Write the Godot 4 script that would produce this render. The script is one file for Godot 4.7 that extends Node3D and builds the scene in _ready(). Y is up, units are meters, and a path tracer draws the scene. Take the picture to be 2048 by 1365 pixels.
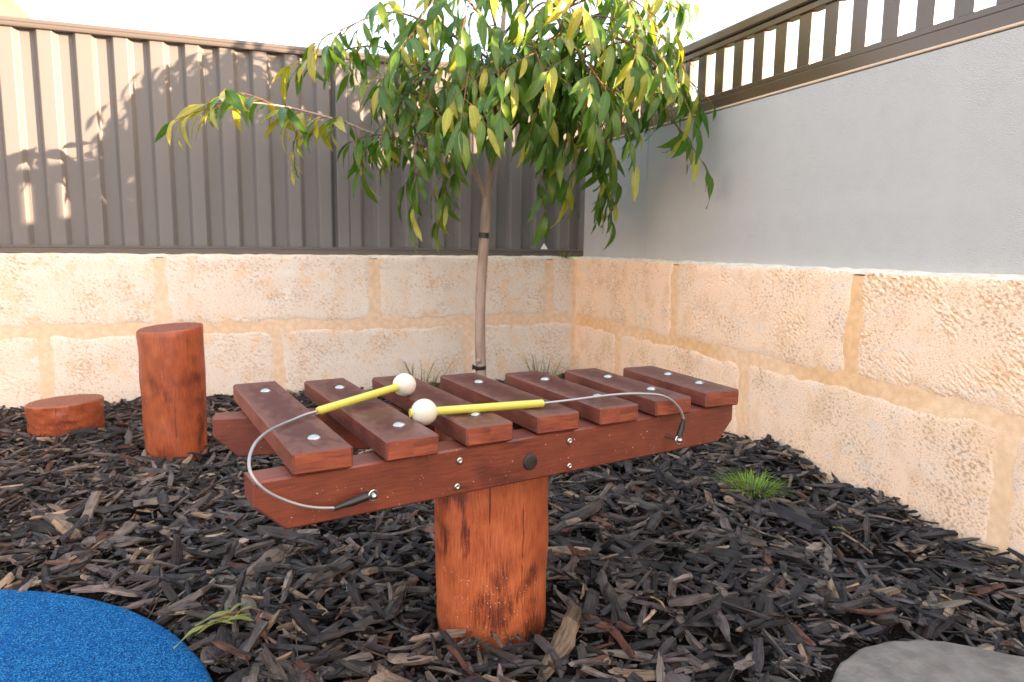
extends Node3D
# A timber outdoor xylophone in a mulched garden corner between a limestone wall, a ribbed metal fence and a rendered wall.
# World: x runs along the back wall (0 at the corner), z runs out of the corner towards the camera, y is up, the mulch lies near y = 0.02.

var rng := RandomNumberGenerator.new()
var M := {}
var used := {}
const CAM := Vector3(-1.7677, 0.7935, 3.7329)

# ------------------------------------------------------------------ names and metas
func numbered(called: String) -> String:
	if not used.has(called):
		used[called] = 0
		return called
	used[called] += 1
	return "%s_%03d" % [called, used[called]]

func tag(o: Node, label := "", category := "", group := "", kind := "") -> void:
	if label: o.set_meta("label", label)
	if category: o.set_meta("category", category)
	if group: o.set_meta("group", group)
	if kind: o.set_meta("kind", kind)

func thing(called: String, label: String, category: String, at := Vector3.ZERO, group := "") -> Node3D:
	var o := Node3D.new()
	o.name = numbered(called)
	add_child(o)
	o.position = at
	tag(o, label, category, group)
	return o

func put(called: String, mesh: Mesh, mat: Material, parent: Node = self, at := Transform3D()) -> MeshInstance3D:
	var o := MeshInstance3D.new()
	o.name = numbered(called) if parent == self else called
	o.mesh = mesh
	if mat: o.material_override = mat
	o.transform = at
	parent.add_child(o, true)
	return o

# ------------------------------------------------------------------ mesh arrays
func arr() -> Dictionary:
	return {"v": PackedVector3Array(), "n": PackedVector3Array(), "u": PackedVector2Array(), "c": PackedColorArray(), "i": PackedInt32Array()}

func add_to(dst: Dictionary, src: Dictionary, t: Transform3D, col = null) -> void:
	var base: int = dst.v.size()
	dst.v.append_array(t * src.v)
	var r := Transform3D(t.basis.orthonormalized(), Vector3.ZERO)
	dst.n.append_array(r * src.n)
	dst.u.append_array(src.u)
	if col == null:
		dst.c.append_array(src.c)
	else:
		var k := PackedColorArray()
		k.resize(src.v.size())
		for j in k.size():
			k[j] = src.c[j] * col
		dst.c.append_array(k)
	var idx: PackedInt32Array = src.i.duplicate()
	for j in idx.size():
		idx[j] += base
	dst.i.append_array(idx)

func mesh_of(a: Dictionary) -> ArrayMesh:
	var s := []
	s.resize(Mesh.ARRAY_MAX)
	s[Mesh.ARRAY_VERTEX] = a.v
	s[Mesh.ARRAY_NORMAL] = a.n
	if a.u.size() == a.v.size(): s[Mesh.ARRAY_TEX_UV] = a.u
	if a.c.size() == a.v.size(): s[Mesh.ARRAY_COLOR] = a.c
	s[Mesh.ARRAY_INDEX] = a.i
	var m := ArrayMesh.new()
	m.add_surface_from_arrays(Mesh.PRIMITIVE_TRIANGLES, s)
	return m

func smooth(a: Dictionary) -> void:
	var n := PackedVector3Array()
	n.resize(a.v.size())
	var v: PackedVector3Array = a.v
	var ix: PackedInt32Array = a.i
	for k in range(0, ix.size(), 3):
		var f: Vector3 = (v[ix[k + 2]] - v[ix[k]]).cross(v[ix[k + 1]] - v[ix[k]])
		n[ix[k]] += f
		n[ix[k + 1]] += f
		n[ix[k + 2]] += f
	for k in n.size():
		n[k] = n[k].normalized() if n[k].length_squared() > 1e-20 else Vector3.UP
	a.n = n

func tri(a: Dictionary, p: Vector3, q: Vector3, r: Vector3, up := Vector2.ZERO, uq := Vector2.ZERO, ur := Vector2.ZERO, col := Color.WHITE) -> void:
	# flat shaded, wound so that p, q, r run clockwise from the front
	var n := (r - p).cross(q - p).normalized()
	var b: int = a.v.size()
	a.v.append_array(PackedVector3Array([p, q, r]))
	a.n.append_array(PackedVector3Array([n, n, n]))
	a.u.append_array(PackedVector2Array([up, uq, ur]))
	a.c.append_array(PackedColorArray([col, col, col]))
	a.i.append_array(PackedInt32Array([b, b + 1, b + 2]))

func quad(a: Dictionary, p: Vector3, q: Vector3, r: Vector3, s: Vector3, u0 := Vector2(0, 0), u1 := Vector2(1, 0), u2 := Vector2(1, 1), u3 := Vector2(0, 1), col := Color.WHITE) -> void:
	tri(a, p, q, r, u0, u1, u2, col)
	tri(a, p, r, s, u0, u2, u3, col)

func grid_index(a: Dictionary, nu: int, nv: int, flip := false, base := 0) -> void:
	var ix := PackedInt32Array()
	for y in nv - 1:
		for x in nu - 1:
			var p := base + y * nu + x
			if flip:
				ix.append_array(PackedInt32Array([p, p + nu, p + 1, p + 1, p + nu, p + nu + 1]))
			else:
				ix.append_array(PackedInt32Array([p, p + 1, p + nu, p + 1, p + nu + 1, p + nu]))
	a.i.append_array(ix)

# box from lo to hi with chamfered edges, flat faces; uv in metres along each face
func bevel_box(lo: Vector3, hi: Vector3, b: float) -> Dictionary:
	var a := arr()
	var c := (lo + hi) / 2.0
	var h := (hi - lo) / 2.0
	for ax in 3:
		for s in [-1.0, 1.0]:
			var u := (ax + 1) % 3
			var w := (ax + 2) % 3
			var pts := []
			for k in [[-1, -1], [1, -1], [1, 1], [-1, 1]]:
				var p := Vector3.ZERO
				p[ax] = s * h[ax]
				p[u] = k[0] * (h[u] - b)
				p[w] = k[1] * (h[w] - b)
				pts.append(p + c)
			face4(a, pts, c)
			# edge chamfers shared by axes ax and u
			for s2 in [-1.0, 1.0]:
				var e := []
				for k in [[0, -1], [0, 1], [1, 1], [1, -1]]:
					var p := Vector3.ZERO
					p[ax] = s * (h[ax] - (b if k[0] else 0.0))
					p[u] = s2 * (h[u] - (0.0 if k[0] else b))
					p[w] = k[1] * (h[w] - b)
					e.append(p + c)
				face4(a, e, c)
	for x in [-1.0, 1.0]:
		for y in [-1.0, 1.0]:
			for z in [-1.0, 1.0]:
				var q := Vector3(x, y, z)
				var e := []
				for ax in 3:
					var p := Vector3.ZERO
					for k in 3:
						p[k] = q[k] * (h[k] - (0.0 if k == ax else b))
					e.append(p + c)
				face3(a, e, c)
	return a

func uv_for(p: Vector3, n: Vector3) -> Vector2:
	var m := n.abs()
	if m.y >= m.x and m.y >= m.z: return Vector2(p.x, p.z)
	if m.x >= m.z: return Vector2(p.z, p.y)
	return Vector2(p.x, p.y)

func face3(a: Dictionary, e: Array, c: Vector3) -> void:
	var n: Vector3 = (e[2] - e[0]).cross(e[1] - e[0])
	if n.dot((e[0] + e[1] + e[2]) / 3.0 - c) < 0.0: e = [e[0], e[2], e[1]]
	n = (e[2] - e[0]).cross(e[1] - e[0])
	tri(a, e[0], e[1], e[2], uv_for(e[0], n), uv_for(e[1], n), uv_for(e[2], n))

func face4(a: Dictionary, e: Array, c: Vector3) -> void:
	var n: Vector3 = (e[2] - e[0]).cross(e[1] - e[0])
	if n.dot((e[0] + e[1] + e[2] + e[3]) / 4.0 - c) < 0.0: e = [e[0], e[3], e[2], e[1]]
	n = (e[2] - e[0]).cross(e[1] - e[0])
	quad(a, e[0], e[1], e[2], e[3], uv_for(e[0], n), uv_for(e[1], n), uv_for(e[2], n), uv_for(e[3], n))

# smooth tube along points; uv.x around (0..1), uv.y metres along
func tube(pts: Array, radii: Array, sides: int, col := Color.WHITE, capped := true) -> Dictionary:
	var a := arr()
	var n := pts.size()
	var up := Vector3.UP
	var along := 0.0
	var t0: Vector3 = (pts[1] - pts[0]).normalized()
	if absf(t0.dot(up)) > 0.9: up = Vector3.RIGHT
	var side := t0.cross(up).normalized()
	for k in n:
		var t: Vector3 = (pts[mini(k + 1, n - 1)] - pts[maxi(k - 1, 0)]).normalized()
		side = (side - t * side.dot(t)).normalized()
		var other := t.cross(side)
		if k > 0: along += (pts[k] - pts[k - 1]).length()
		for s in sides + 1:
			var g := TAU * s / sides
			var d := side * cos(g) + other * sin(g)
			a.v.append(pts[k] + d * radii[k])
			a.n.append(d)
			a.u.append(Vector2(float(s) / sides, along))
			a.c.append(col)
	grid_index(a, sides + 1, n, true)
	if capped:
		for e in [0, n - 1]:
			var b: int = a.v.size()
			var t: Vector3 = (pts[0] - pts[1]).normalized() if e == 0 else (pts[n - 1] - pts[n - 2]).normalized()
			a.v.append(pts[e]); a.n.append(t); a.u.append(Vector2(0.5, 0.5)); a.c.append(col)
			for s in sides + 1:
				a.v.append(a.v[e * (sides + 1) + s]); a.n.append(t); a.u.append(Vector2(0.5, 0.5)); a.c.append(col)
			for s in sides:
				if e == 0: a.i.append_array(PackedInt32Array([b, b + 1 + s, b + 2 + s]))
				else: a.i.append_array(PackedInt32Array([b, b + 2 + s, b + 1 + s]))
	return a

# profile of [radius, height] turned round y, flat or smooth between rings
func lathe(prof: Array, sides: int, smooth_it := true) -> Dictionary:
	var a := arr()
	var along := 0.0
	for k in prof.size():
		if k > 0: along += (Vector2(prof[k][0], prof[k][1]) - Vector2(prof[k - 1][0], prof[k - 1][1])).length()
		for s in sides + 1:
			var g := TAU * s / sides
			a.v.append(Vector3(cos(g) * prof[k][0], prof[k][1], sin(g) * prof[k][0]))
			a.u.append(Vector2(float(s) / sides, along))
			a.c.append(Color.WHITE)
	grid_index(a, sides + 1, prof.size(), false)
	smooth(a)
	for k in prof.size():
		var m: Vector3 = (a.n[k * (sides + 1)] + a.n[k * (sides + 1) + sides]).normalized()
		a.n[k * (sides + 1)] = m
		a.n[k * (sides + 1) + sides] = m
	return a

func ball(r: float, rings := 16, sides := 24) -> ArrayMesh:
	var m := SphereMesh.new()
	m.radius = r
	m.height = 2.0 * r
	m.radial_segments = sides
	m.rings = rings
	var out := ArrayMesh.new()
	out.add_surface_from_arrays(Mesh.PRIMITIVE_TRIANGLES, m.get_mesh_arrays())
	return out

func spline(ctrl: Array, steps: int) -> Array:
	var out := []
	var n := ctrl.size()
	for k in n - 1:
		var p0: Vector3 = ctrl[maxi(k - 1, 0)]
		var p1: Vector3 = ctrl[k]
		var p2: Vector3 = ctrl[k + 1]
		var p3: Vector3 = ctrl[mini(k + 2, n - 1)]
		for s in steps:
			out.append(p1.cubic_interpolate(p2, p0, p3, float(s) / steps))
	out.append(ctrl[n - 1])
	return out

# ------------------------------------------------------------------ textures and materials
func noise(freq: float, sd: int, type := FastNoiseLite.TYPE_SIMPLEX_SMOOTH, octaves := 1) -> FastNoiseLite:
	var n := FastNoiseLite.new()
	n.noise_type = type
	n.frequency = freq
	n.seed = sd
	n.fractal_type = FastNoiseLite.FRACTAL_FBM if octaves > 1 else FastNoiseLite.FRACTAL_NONE
	n.fractal_octaves = octaves
	return n

func noise_tex(n: FastNoiseLite, size: int, cols := [], stops := []) -> NoiseTexture2D:
	var t := NoiseTexture2D.new()
	t.width = size
	t.height = size
	t.seamless = true
	t.seamless_blend_skirt = 0.2
	t.noise = n
	if cols:
		var g := Gradient.new()
		g.offsets = PackedFloat32Array(stops)
		var cc := PackedColorArray()
		for c in cols: cc.append(c)
		g.colors = cc
		t.color_ramp = g
	return t

func lin(r: float, g: float, b: float) -> Color:
	return Color(r, g, b).linear_to_srgb()

func mat(col: Color, rough: float, spec := 0.5) -> StandardMaterial3D:
	var m := StandardMaterial3D.new()
	m.albedo_color = col
	m.roughness = rough
	m.metallic_specular = spec
	return m

# Stained timber seen along the grain. marks: [u, v, radius_u, radius_v, strength] dark stains; specks: share of white flecks, within [v0, v1]
func wood_image(w: int, h: int, sd: int, deep: Color, mid: Color, pale: Color, grain_along_u: bool, marks := [], specks := 0.0, v0 := 0.0, v1 := 1.0, wear := 0.0, wear_col := Color.WHITE, streak := 0.36, cloud := 0.32) -> Image:
	var fine := noise(0.9, sd)
	var broad := noise(0.25, sd + 1)
	var patch := noise(0.012, sd + 2, FastNoiseLite.TYPE_SIMPLEX_SMOOTH, 3)
	var r := RandomNumberGenerator.new()
	r.seed = sd * 77 + 5
	var data := PackedByteArray()
	data.resize(w * h * 3)
	for y in h:
		for x in w:
			var along := float(x if grain_along_u else y)
			var across := float(y if grain_along_u else x)
			var warp := patch.get_noise_2d(x * 0.7, y * 0.7) * 6.0
			var s := broad.get_noise_2d(along * 0.05, across + warp) * 0.55 + fine.get_noise_2d(along * 0.035, across + warp) * 0.45
			var p := patch.get_noise_2d(x + 900.0, y)
			var t := 0.52 + s * streak + p * cloud
			for k in marks:
				var du: float = (float(x) / w - k[0]) / k[2]
				var dv: float = (float(y) / h - k[1]) / k[3]
				var q := du * du + dv * dv + p * 0.8 + s * 0.7
				if q < 1.0: t -= k[4] * minf(1.0, (1.0 - q) * 0.8)
			var c := deep.lerp(mid, clampf(t * 2.0, 0, 1)) if t < 0.5 else mid.lerp(pale, clampf(t * 2.0 - 1.0, 0, 1))
			if wear > 0.0:
				var ex := minf(float(x) / w, 1.0 - float(x) / w)
				var ey := minf(float(y) / h, 1.0 - float(y) / h)
				var e := minf(ex * w / h * 1.0, ey) + patch.get_noise_2d(x * 2.0, y * 2.0 + 400.0) * 0.12 + s * 0.05
				if e < 0.13: c = c.lerp(wear_col, clampf((0.13 - e) / 0.1, 0, 1) * wear)
			var o := (y * w + x) * 3
			data[o] = int(clampf(c.r, 0, 1) * 255.0)
			data[o + 1] = int(clampf(c.g, 0, 1) * 255.0)
			data[o + 2] = int(clampf(c.b, 0, 1) * 255.0)
	if specks > 0.0:
		for k in int(specks * w * h):
			var fx := r.randi_range(1, w - 2)
			var fy := clampi(int(h * (v0 + (v1 - v0) * r.randf())), 1, h - 2)
			if patch.get_noise_2d(fx * 2.2, fy * 2.2 + 77.0) < -0.02: continue
			var lev := r.randi_range(150, 235)
			for q in (3 if r.randf() < 0.3 else 1):
				var o := ((fy + (q % 2)) * w + fx + q / 2) * 3
				data[o] = lev
				data[o + 1] = lev - 8
				data[o + 2] = lev - 14
	return Image.create_from_data(w, h, false, Image.FORMAT_RGB8, data)

func wood_mat(im: Image, rough: float, scale := Vector3.ONE, offset := Vector3.ZERO) -> StandardMaterial3D:
	var m := mat(Color.WHITE, rough)
	m.albedo_texture = ImageTexture.create_from_image(im)
	m.uv1_scale = scale
	m.uv1_offset = offset
	return m

# growth rings and radial checks on a sawn end, centre at 0.5
func ring_image(n: int) -> Image:
	var im := Image.create(n, n, false, Image.FORMAT_RGB8)
	var w := noise(0.012, 370, FastNoiseLite.TYPE_SIMPLEX_SMOOTH, 3)
	for y in n:
		for x in n:
			var p := Vector2(x - n * 0.5, y - n * 0.5)
			var q := p.length() + w.get_noise_2d(x, y) * 14.0
			var t := 0.5 + 0.35 * sin(q * 0.55) + 0.3 * w.get_noise_2d(x * 5.0, y * 5.0)
			var c := lin(0.12, 0.033, 0.019).lerp(lin(0.29, 0.095, 0.055), clampf(t, 0, 1))
			var ang := fposmod(p.angle() + w.get_noise_2d(x, y) * 0.3, TAU / 5.0)
			if ang < 1.6 / maxf(p.length(), 8.0) and p.length() > 18.0: c = lin(0.03, 0.01, 0.008)
			im.set_pixel(x, y, c)
	return im

# veins and mottling of a leaf: u along the blade, v across it
func leaf_image() -> Image:
	var im := Image.create(128, 64, false, Image.FORMAT_RGB8)
	var n := noise(0.06, 360, FastNoiseLite.TYPE_SIMPLEX_SMOOTH, 3)
	for y in 64:
		for x in 128:
			var v := absf((y - 31.5) / 31.5)
			var b := 0.84 + 0.06 * n.get_noise_2d(x, y)
			if v < 0.05: b += 0.2
			var side := fposmod(x * 0.085 - v * 2.4, 1.0)
			if side < 0.12: b += 0.07
			im.set_pixel(x, y, Color(minf(b * 0.99, 1), minf(b, 1), minf(b * 0.93, 1)))
	return im

func make_materials() -> void:
	# limestone: vertex colour times a fine grain, with fine relief
	var m := mat(Color.WHITE, 0.95, 0.25)
	m.vertex_color_use_as_albedo = true
	m.albedo_texture = noise_tex(noise(0.07, 5, FastNoiseLite.TYPE_SIMPLEX_SMOOTH, 4), 1024, [lin(0.74, 0.62, 0.48), lin(0.88, 0.81, 0.72), lin(0.97, 0.95, 0.92), lin(1, 1, 1)], [0.24, 0.32, 0.40, 0.78])
	m.heightmap_enabled = true
	m.heightmap_texture = noise_tex(noise(0.10, 6, FastNoiseLite.TYPE_SIMPLEX_SMOOTH, 4), 1024)
	m.heightmap_scale = 0.14
	m.uv1_triplanar = true
	m.uv1_world_triplanar = true
	m.uv1_scale = Vector3(1.5, 2.2, 1.5)
	M.lime = m
	m = mat(Color.WHITE, 0.95, 0.25)
	m.vertex_color_use_as_albedo = true
	m.albedo_texture = noise_tex(noise(0.03, 15, FastNoiseLite.TYPE_SIMPLEX_SMOOTH, 5), 512, [lin(0.88, 0.85, 0.80), lin(1, 1, 1)], [0.2, 0.7])
	m.heightmap_enabled = true
	m.heightmap_texture = noise_tex(noise(0.2, 16, FastNoiseLite.TYPE_SIMPLEX_SMOOTH, 3), 512)
	m.heightmap_scale = 0.1
	m.uv1_triplanar = true
	m.uv1_world_triplanar = true
	m.uv1_scale = Vector3.ONE * 1.7
	M.mortar = m
	# rendered wall
	m = mat(Color.WHITE, 0.92, 0.3)
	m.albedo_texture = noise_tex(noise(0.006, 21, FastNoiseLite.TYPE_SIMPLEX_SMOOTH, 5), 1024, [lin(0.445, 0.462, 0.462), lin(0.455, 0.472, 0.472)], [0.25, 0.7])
	m.heightmap_enabled = true
	m.heightmap_texture = noise_tex(noise(0.14, 22, FastNoiseLite.TYPE_SIMPLEX_SMOOTH, 2), 1024)
	m.heightmap_scale = 0.22
	m.uv1_triplanar = true
	m.uv1_world_triplanar = true
	m.uv1_scale = Vector3.ONE * 1.5
	M.render = m
	M.render_edge = mat(lin(0.62, 0.5, 0.38), 0.9, 0.3)
	M.joint = mat(lin(0.3, 0.24, 0.18), 0.9, 0.3)
	# metal
	M.fence = mat(lin(0.136, 0.138, 0.142), 0.36, 0.36)
	M.fence_rail = mat(lin(0.095, 0.088, 0.083), 0.36, 0.46)
	M.screen = mat(lin(0.082, 0.054, 0.037), 0.26, 0.6)
	M.steel = mat(lin(0.62, 0.62, 0.6), 0.28)
	M.steel.metallic = 1.0
	M.zinc = mat(lin(0.42, 0.42, 0.41), 0.3)
	M.zinc.metallic = 1.0
	M.cable = mat(lin(0.33, 0.33, 0.34), 0.5)
	M.cable.metallic = 0.75
	M.black = mat(lin(0.012, 0.013, 0.015), 0.4)
	M.cap = mat(lin(0.02, 0.017, 0.016), 0.5)
	M.yellow = mat(lin(0.47, 0.455, 0.075), 0.4)
	m = mat(lin(0.56, 0.575, 0.52), 0.3)
	m.subsurf_scatter_enabled = true
	m.subsurf_scatter_strength = 0.6
	M.rubber_ball = m
	# timber
	var deep := lin(0.035, 0.012, 0.011)
	var mid := lin(0.135, 0.038, 0.028)
	M.bar_top = []
	for k in 4:
		M.bar_top.append(wood_mat(wood_image(192, 512, 40 + k * 9, lin(0.056, 0.019, 0.018), lin(0.078, 0.026, 0.023), lin(0.105, 0.040, 0.034), false, [], 0.0, 0, 1, 0.85, lin(0.14, 0.064, 0.052), 0.2, 0.02), 0.42))
		M.bar_top[k].metallic_specular = 0.3
		M.bar_top[k].roughness = 0.34
	M.bar_side = []
	for k in 3:
		M.bar_side.append(wood_mat(wood_image(512, 128, 90 + k * 7, lin(0.06, 0.017, 0.012), lin(0.15, 0.040, 0.025), lin(0.24, 0.078, 0.045), true, [], 0.0006, 0.1, 1.0), 0.46, Vector3(1.7, 7.0, 1)))
	M.bar_end = []
	for k in 3:
		M.bar_end.append(wood_mat(wood_image(128, 128, 120 + k * 5, lin(0.07, 0.018, 0.012), lin(0.20, 0.046, 0.024), lin(0.34, 0.10, 0.038), true, [], 0.0012 if k == 1 else 0.0, 0, 1), 0.5, Vector3(5, 5, 1)))
	M.beam = wood_mat(wood_image(1024, 160, 150, lin(0.055, 0.014, 0.009), lin(0.145, 0.034, 0.019), lin(0.25, 0.070, 0.030), true, [[0.42, 0.4, 0.09, 0.9, 0.2]], 0.0026, 0.05, 1.0, 0.0, Color.WHITE, 0.24, 0.2), 0.44, Vector3(0.9, 6.5, 1), Vector3(0.5, 0.1, 0))
	# u runs round the post, v down it
	M.post = wood_mat(wood_image(768, 512, 200, lin(0.085, 0.022, 0.012), lin(0.36, 0.092, 0.034), lin(0.58, 0.22, 0.095), false,
		[[0.53, 0.25, 0.06, 0.3, 0.45], [0.43, 0.42, 0.016, 0.11, 0.6], [0.445, 0.22, 0.03, 0.10, 0.4], [0.50, 0.48, 0.010, 0.06, 0.6], [0.345, 0.70, 0.06, 0.16, 0.34], [0.24, 0.68, 0.045, 0.15, 0.34], [0.22, 0.86, 0.05, 0.08, 0.4], [0.30, 0.90, 0.05, 0.08, 0.3], [0.362, 0.30, 0.0022, 0.22, 0.8], [0.27, 0.45, 0.0022, 0.28, 0.8]], 0.004, 0.58, 0.9, 0.0, Color.WHITE, 0.24, 0.16), 0.4)
	M.log = wood_mat(wood_image(768, 512, 230, lin(0.085, 0.022, 0.013), lin(0.27, 0.064, 0.026), lin(0.44, 0.145, 0.055), false,
		[[0.36, 0.37, 0.06, 0.11, 0.24], [0.28, 0.41, 0.06, 0.08, 0.2], [0.18, 0.36, 0.05, 0.18, 0.22], [0.276, 0.62, 0.0022, 0.26, 0.9], [0.20, 0.13, 0.0022, 0.13, 0.8], [0.36, 0.85, 0.03, 0.10, 0.35], [0.13, 0.6, 0.04, 0.3, 0.35]], 0.0004, 0.0, 1.0, 0.0, Color.WHITE, 0.22, 0.2), 0.42)
	M.log_top = wood_mat(ring_image(256), 0.6, Vector3(3.3, 3.3, 1), Vector3(-1.15, -1.15, 0))
	# chips
	m = mat(Color.WHITE, 0.78, 0.35)
	m.vertex_color_use_as_albedo = true
	m.albedo_texture = ImageTexture.create_from_image(wood_image(256, 128, 300, lin(0.10, 0.095, 0.1), lin(0.60, 0.58, 0.59), lin(1.0, 0.97, 0.95), true))
	m.heightmap_enabled = true
	m.heightmap_texture = m.albedo_texture
	m.heightmap_scale = 0.4
	M.chip = m
	m = mat(Color.WHITE, 0.95, 0.2)
	m.albedo_texture = noise_tex(noise(0.05, 31, FastNoiseLite.TYPE_SIMPLEX_SMOOTH, 4), 512, [lin(0.008, 0.006, 0.005), lin(0.035, 0.027, 0.022)], [0.3, 0.75])
	m.uv1_triplanar = true
	m.uv1_world_triplanar = true
	m.uv1_scale = Vector3.ONE * 4.0
	M.soil = m
	M.far_ground = mat(lin(0.16, 0.14, 0.1), 0.95, 0.2)
	# rubber granules
	m = mat(Color.WHITE, 0.9, 0.22)
	var cell := noise(0.24, 33, FastNoiseLite.TYPE_CELLULAR)
	cell.cellular_return_type = FastNoiseLite.RETURN_CELL_VALUE
	m.albedo_texture = noise_tex(cell, 1024, [lin(0.003, 0.036, 0.14), lin(0.004, 0.075, 0.25), lin(0.008, 0.13, 0.37), lin(0.05, 0.28, 0.52)], [0.1, 0.45, 0.72, 0.98])
	m.albedo_texture.seamless_blend_skirt = 0.05
	var cell2 := noise(0.24, 33, FastNoiseLite.TYPE_CELLULAR)
	cell2.cellular_return_type = FastNoiseLite.RETURN_DISTANCE
	m.heightmap_enabled = true
	m.heightmap_texture = noise_tex(cell2, 1024, [Color.WHITE, Color.BLACK], [0.0, 1.0])
	m.heightmap_texture.seamless_blend_skirt = 0.05
	m.heightmap_scale = 0.3
	m.uv1_triplanar = true
	m.uv1_world_triplanar = true
	m.uv1_scale = Vector3.ONE * 2.0
	M.rubber = m
	m = mat(Color.WHITE, 0.8, 0.4)
	m.albedo_texture = noise_tex(noise(0.012, 35, FastNoiseLite.TYPE_SIMPLEX_SMOOTH, 6), 512, [lin(0.14, 0.127, 0.115), lin(0.205, 0.188, 0.171)], [0.25, 0.75])
	m.heightmap_enabled = true
	m.heightmap_texture = noise_tex(noise(0.05, 36, FastNoiseLite.TYPE_SIMPLEX_SMOOTH, 5), 512)
	m.heightmap_scale = 0.2
	m.uv1_triplanar = true
	m.uv1_world_triplanar = true
	m.uv1_scale = Vector3.ONE * 2.4
	M.stone = m
	# plants
	m = mat(Color.WHITE, 0.3, 0.5)
	m.vertex_color_use_as_albedo = true
	m.backlight_enabled = true
	m.backlight = lin(0.8, 0.85, 0.3)
	m.albedo_texture = ImageTexture.create_from_image(leaf_image())
	M.leaf = m
	m = mat(Color.WHITE, 0.55, 0.35)
	m.vertex_color_use_as_albedo = true
	m.backlight_enabled = true
	m.backlight = lin(0.5, 0.5, 0.25)
	M.grass = m
	m = mat(Color.WHITE, 0.85, 0.3)
	m.albedo_texture = ImageTexture.create_from_image(wood_image(128, 256, 330, lin(0.20, 0.155, 0.13), lin(0.36, 0.285, 0.24), lin(0.48, 0.40, 0.345), false, [[0.3, 0.4, 0.03, 0.3, 0.4]]))
	m.uv1_scale = Vector3(1, 1.6, 1)
	M.bark = m
	M.twig = mat(lin(0.17, 0.085, 0.05), 0.7, 0.3)
	M.white = mat(lin(0.75, 0.74, 0.72), 0.7)
	M.house_wall = mat(lin(0.45, 0.43, 0.41), 0.9)
	M.house_roof = mat(lin(0.74, 0.78, 0.84), 0.7)

# ------------------------------------------------------------------ ground
var hn: FastNoiseLite
func ground_y(x: float, z: float) -> float:
	var y := 0.012 + hn.get_noise_2d(x, z) * 0.018 + hn.get_noise_2d(x * 3.1 + 7.0, z * 3.1) * 0.008
	y += 0.055 * exp(-(pow(x + 0.02, 2) / 0.03 + pow(z - 1.78, 2) / 0.06))
	y += 0.02 * exp(-(x * x) / 0.02)
	return y

const BLUE_C := Vector2(-2.584, 2.643)
const BLUE_R := 0.754
const STONE_C := Vector2(-0.655, 3.05)
const STONE_R := 0.274

func free_spot(x: float, z: float, room: float) -> bool:
	var p := Vector2(x, z)
	if p.distance_to(BLUE_C) < BLUE_R + room * 0.08: return false
	if p.distance_to(STONE_C) < STONE_R + room * 0.5: return false
	if p.distance_to(Vector2(-1.311, 2.39)) < 0.118 + room * 0.3: return false
	if p.distance_to(Vector2(-2.05, 0.905)) < 0.105 + room * 0.3: return false
	if p.distance_to(Vector2(-2.5, 0.45)) < 0.133 + room * 0.3: return false
	return true

# a splintered chip about one unit long in x; grain runs along x
func chip_shape(r: RandomNumberGenerator, rings: int, sides: int, width: float, thick: float) -> Dictionary:
	var bend := r.randf_range(-0.22, 0.22)
	var sway := r.randf_range(-0.25, 0.25)
	var twist := r.randf_range(-0.5, 0.5)
	var ph := r.randf() * TAU
	var pts := []
	var shape := []
	for s in sides:
		shape.append(r.randf_range(0.75, 1.2))
	var endl := []
	var endr := []
	for s in sides:
		endl.append(r.randf_range(-0.13, 0.08))
		endr.append(r.randf_range(-0.08, 0.14))
	var tl := r.randf_range(0.55, 1.05)
	var tr := r.randf_range(0.3, 1.0)
	for k in rings:
		var f := float(k) / (rings - 1)
		var x := f - 0.5
		var taper := 1.0
		if f < 0.2: taper = lerpf(tl, 1.0, f / 0.2)
		elif f > 0.75: taper = lerpf(1.0, tr, (f - 0.75) / 0.25)
		taper *= r.randf_range(0.78, 1.18)
		var ring := []
		for s in sides:
			var g := TAU * s / sides + ph
			var y: float = sin(g) * thick * shape[s] * (0.5 + taper * 0.5) * r.randf_range(0.85, 1.15)
			var z: float = cos(g) * width * shape[s] * taper * r.randf_range(0.92, 1.08)
			var c := cos(twist * x)
			var q := sin(twist * x)
			var xx := x
			if k == 0: xx += endl[s]
			if k == rings - 1: xx += endr[s]
			ring.append(Vector3(xx, y * c - z * q + bend * x * x, y * q + z * c + sway * x * x))
		pts.append(ring)
	var strip := []
	for s in sides:
		var lev := r.randf_range(0.6, 1.25)
		strip.append(Color(lev, lev * r.randf_range(0.93, 1.0), lev * r.randf_range(0.86, 1.0)))
	var a := arr()
	var u0 := r.randf()
	var v0 := r.randf()
	for k in rings - 1:
		for s in sides:
			var s2 := (s + 1) % sides
			var tone: Color = strip[s] * (0.55 if k == 0 and tl < 0.7 else 1.0)
			var ua := u0 + float(k) / (rings - 1) * 0.5
			var ub := u0 + float(k + 1) / (rings - 1) * 0.5
			var va := v0 + float(s) / sides * 0.6
			var vb := v0 + float(s + 1) / sides * 0.6
			quad(a, pts[k][s], pts[k][s2], pts[k + 1][s2], pts[k + 1][s], Vector2(ua, va), Vector2(ua, vb), Vector2(ub, vb), Vector2(ub, va), tone)
	for s in range(1, sides - 1):
		tri(a, pts[0][0], pts[0][s + 1], pts[0][s], Vector2(u0, v0), Vector2(u0, v0 + 0.1), Vector2(u0 + 0.05, v0))
		tri(a, pts[rings - 1][0], pts[rings - 1][s], pts[rings - 1][s + 1], Vector2(u0, v0), Vector2(u0, v0 + 0.1), Vector2(u0 + 0.05, v0))
	return a

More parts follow.
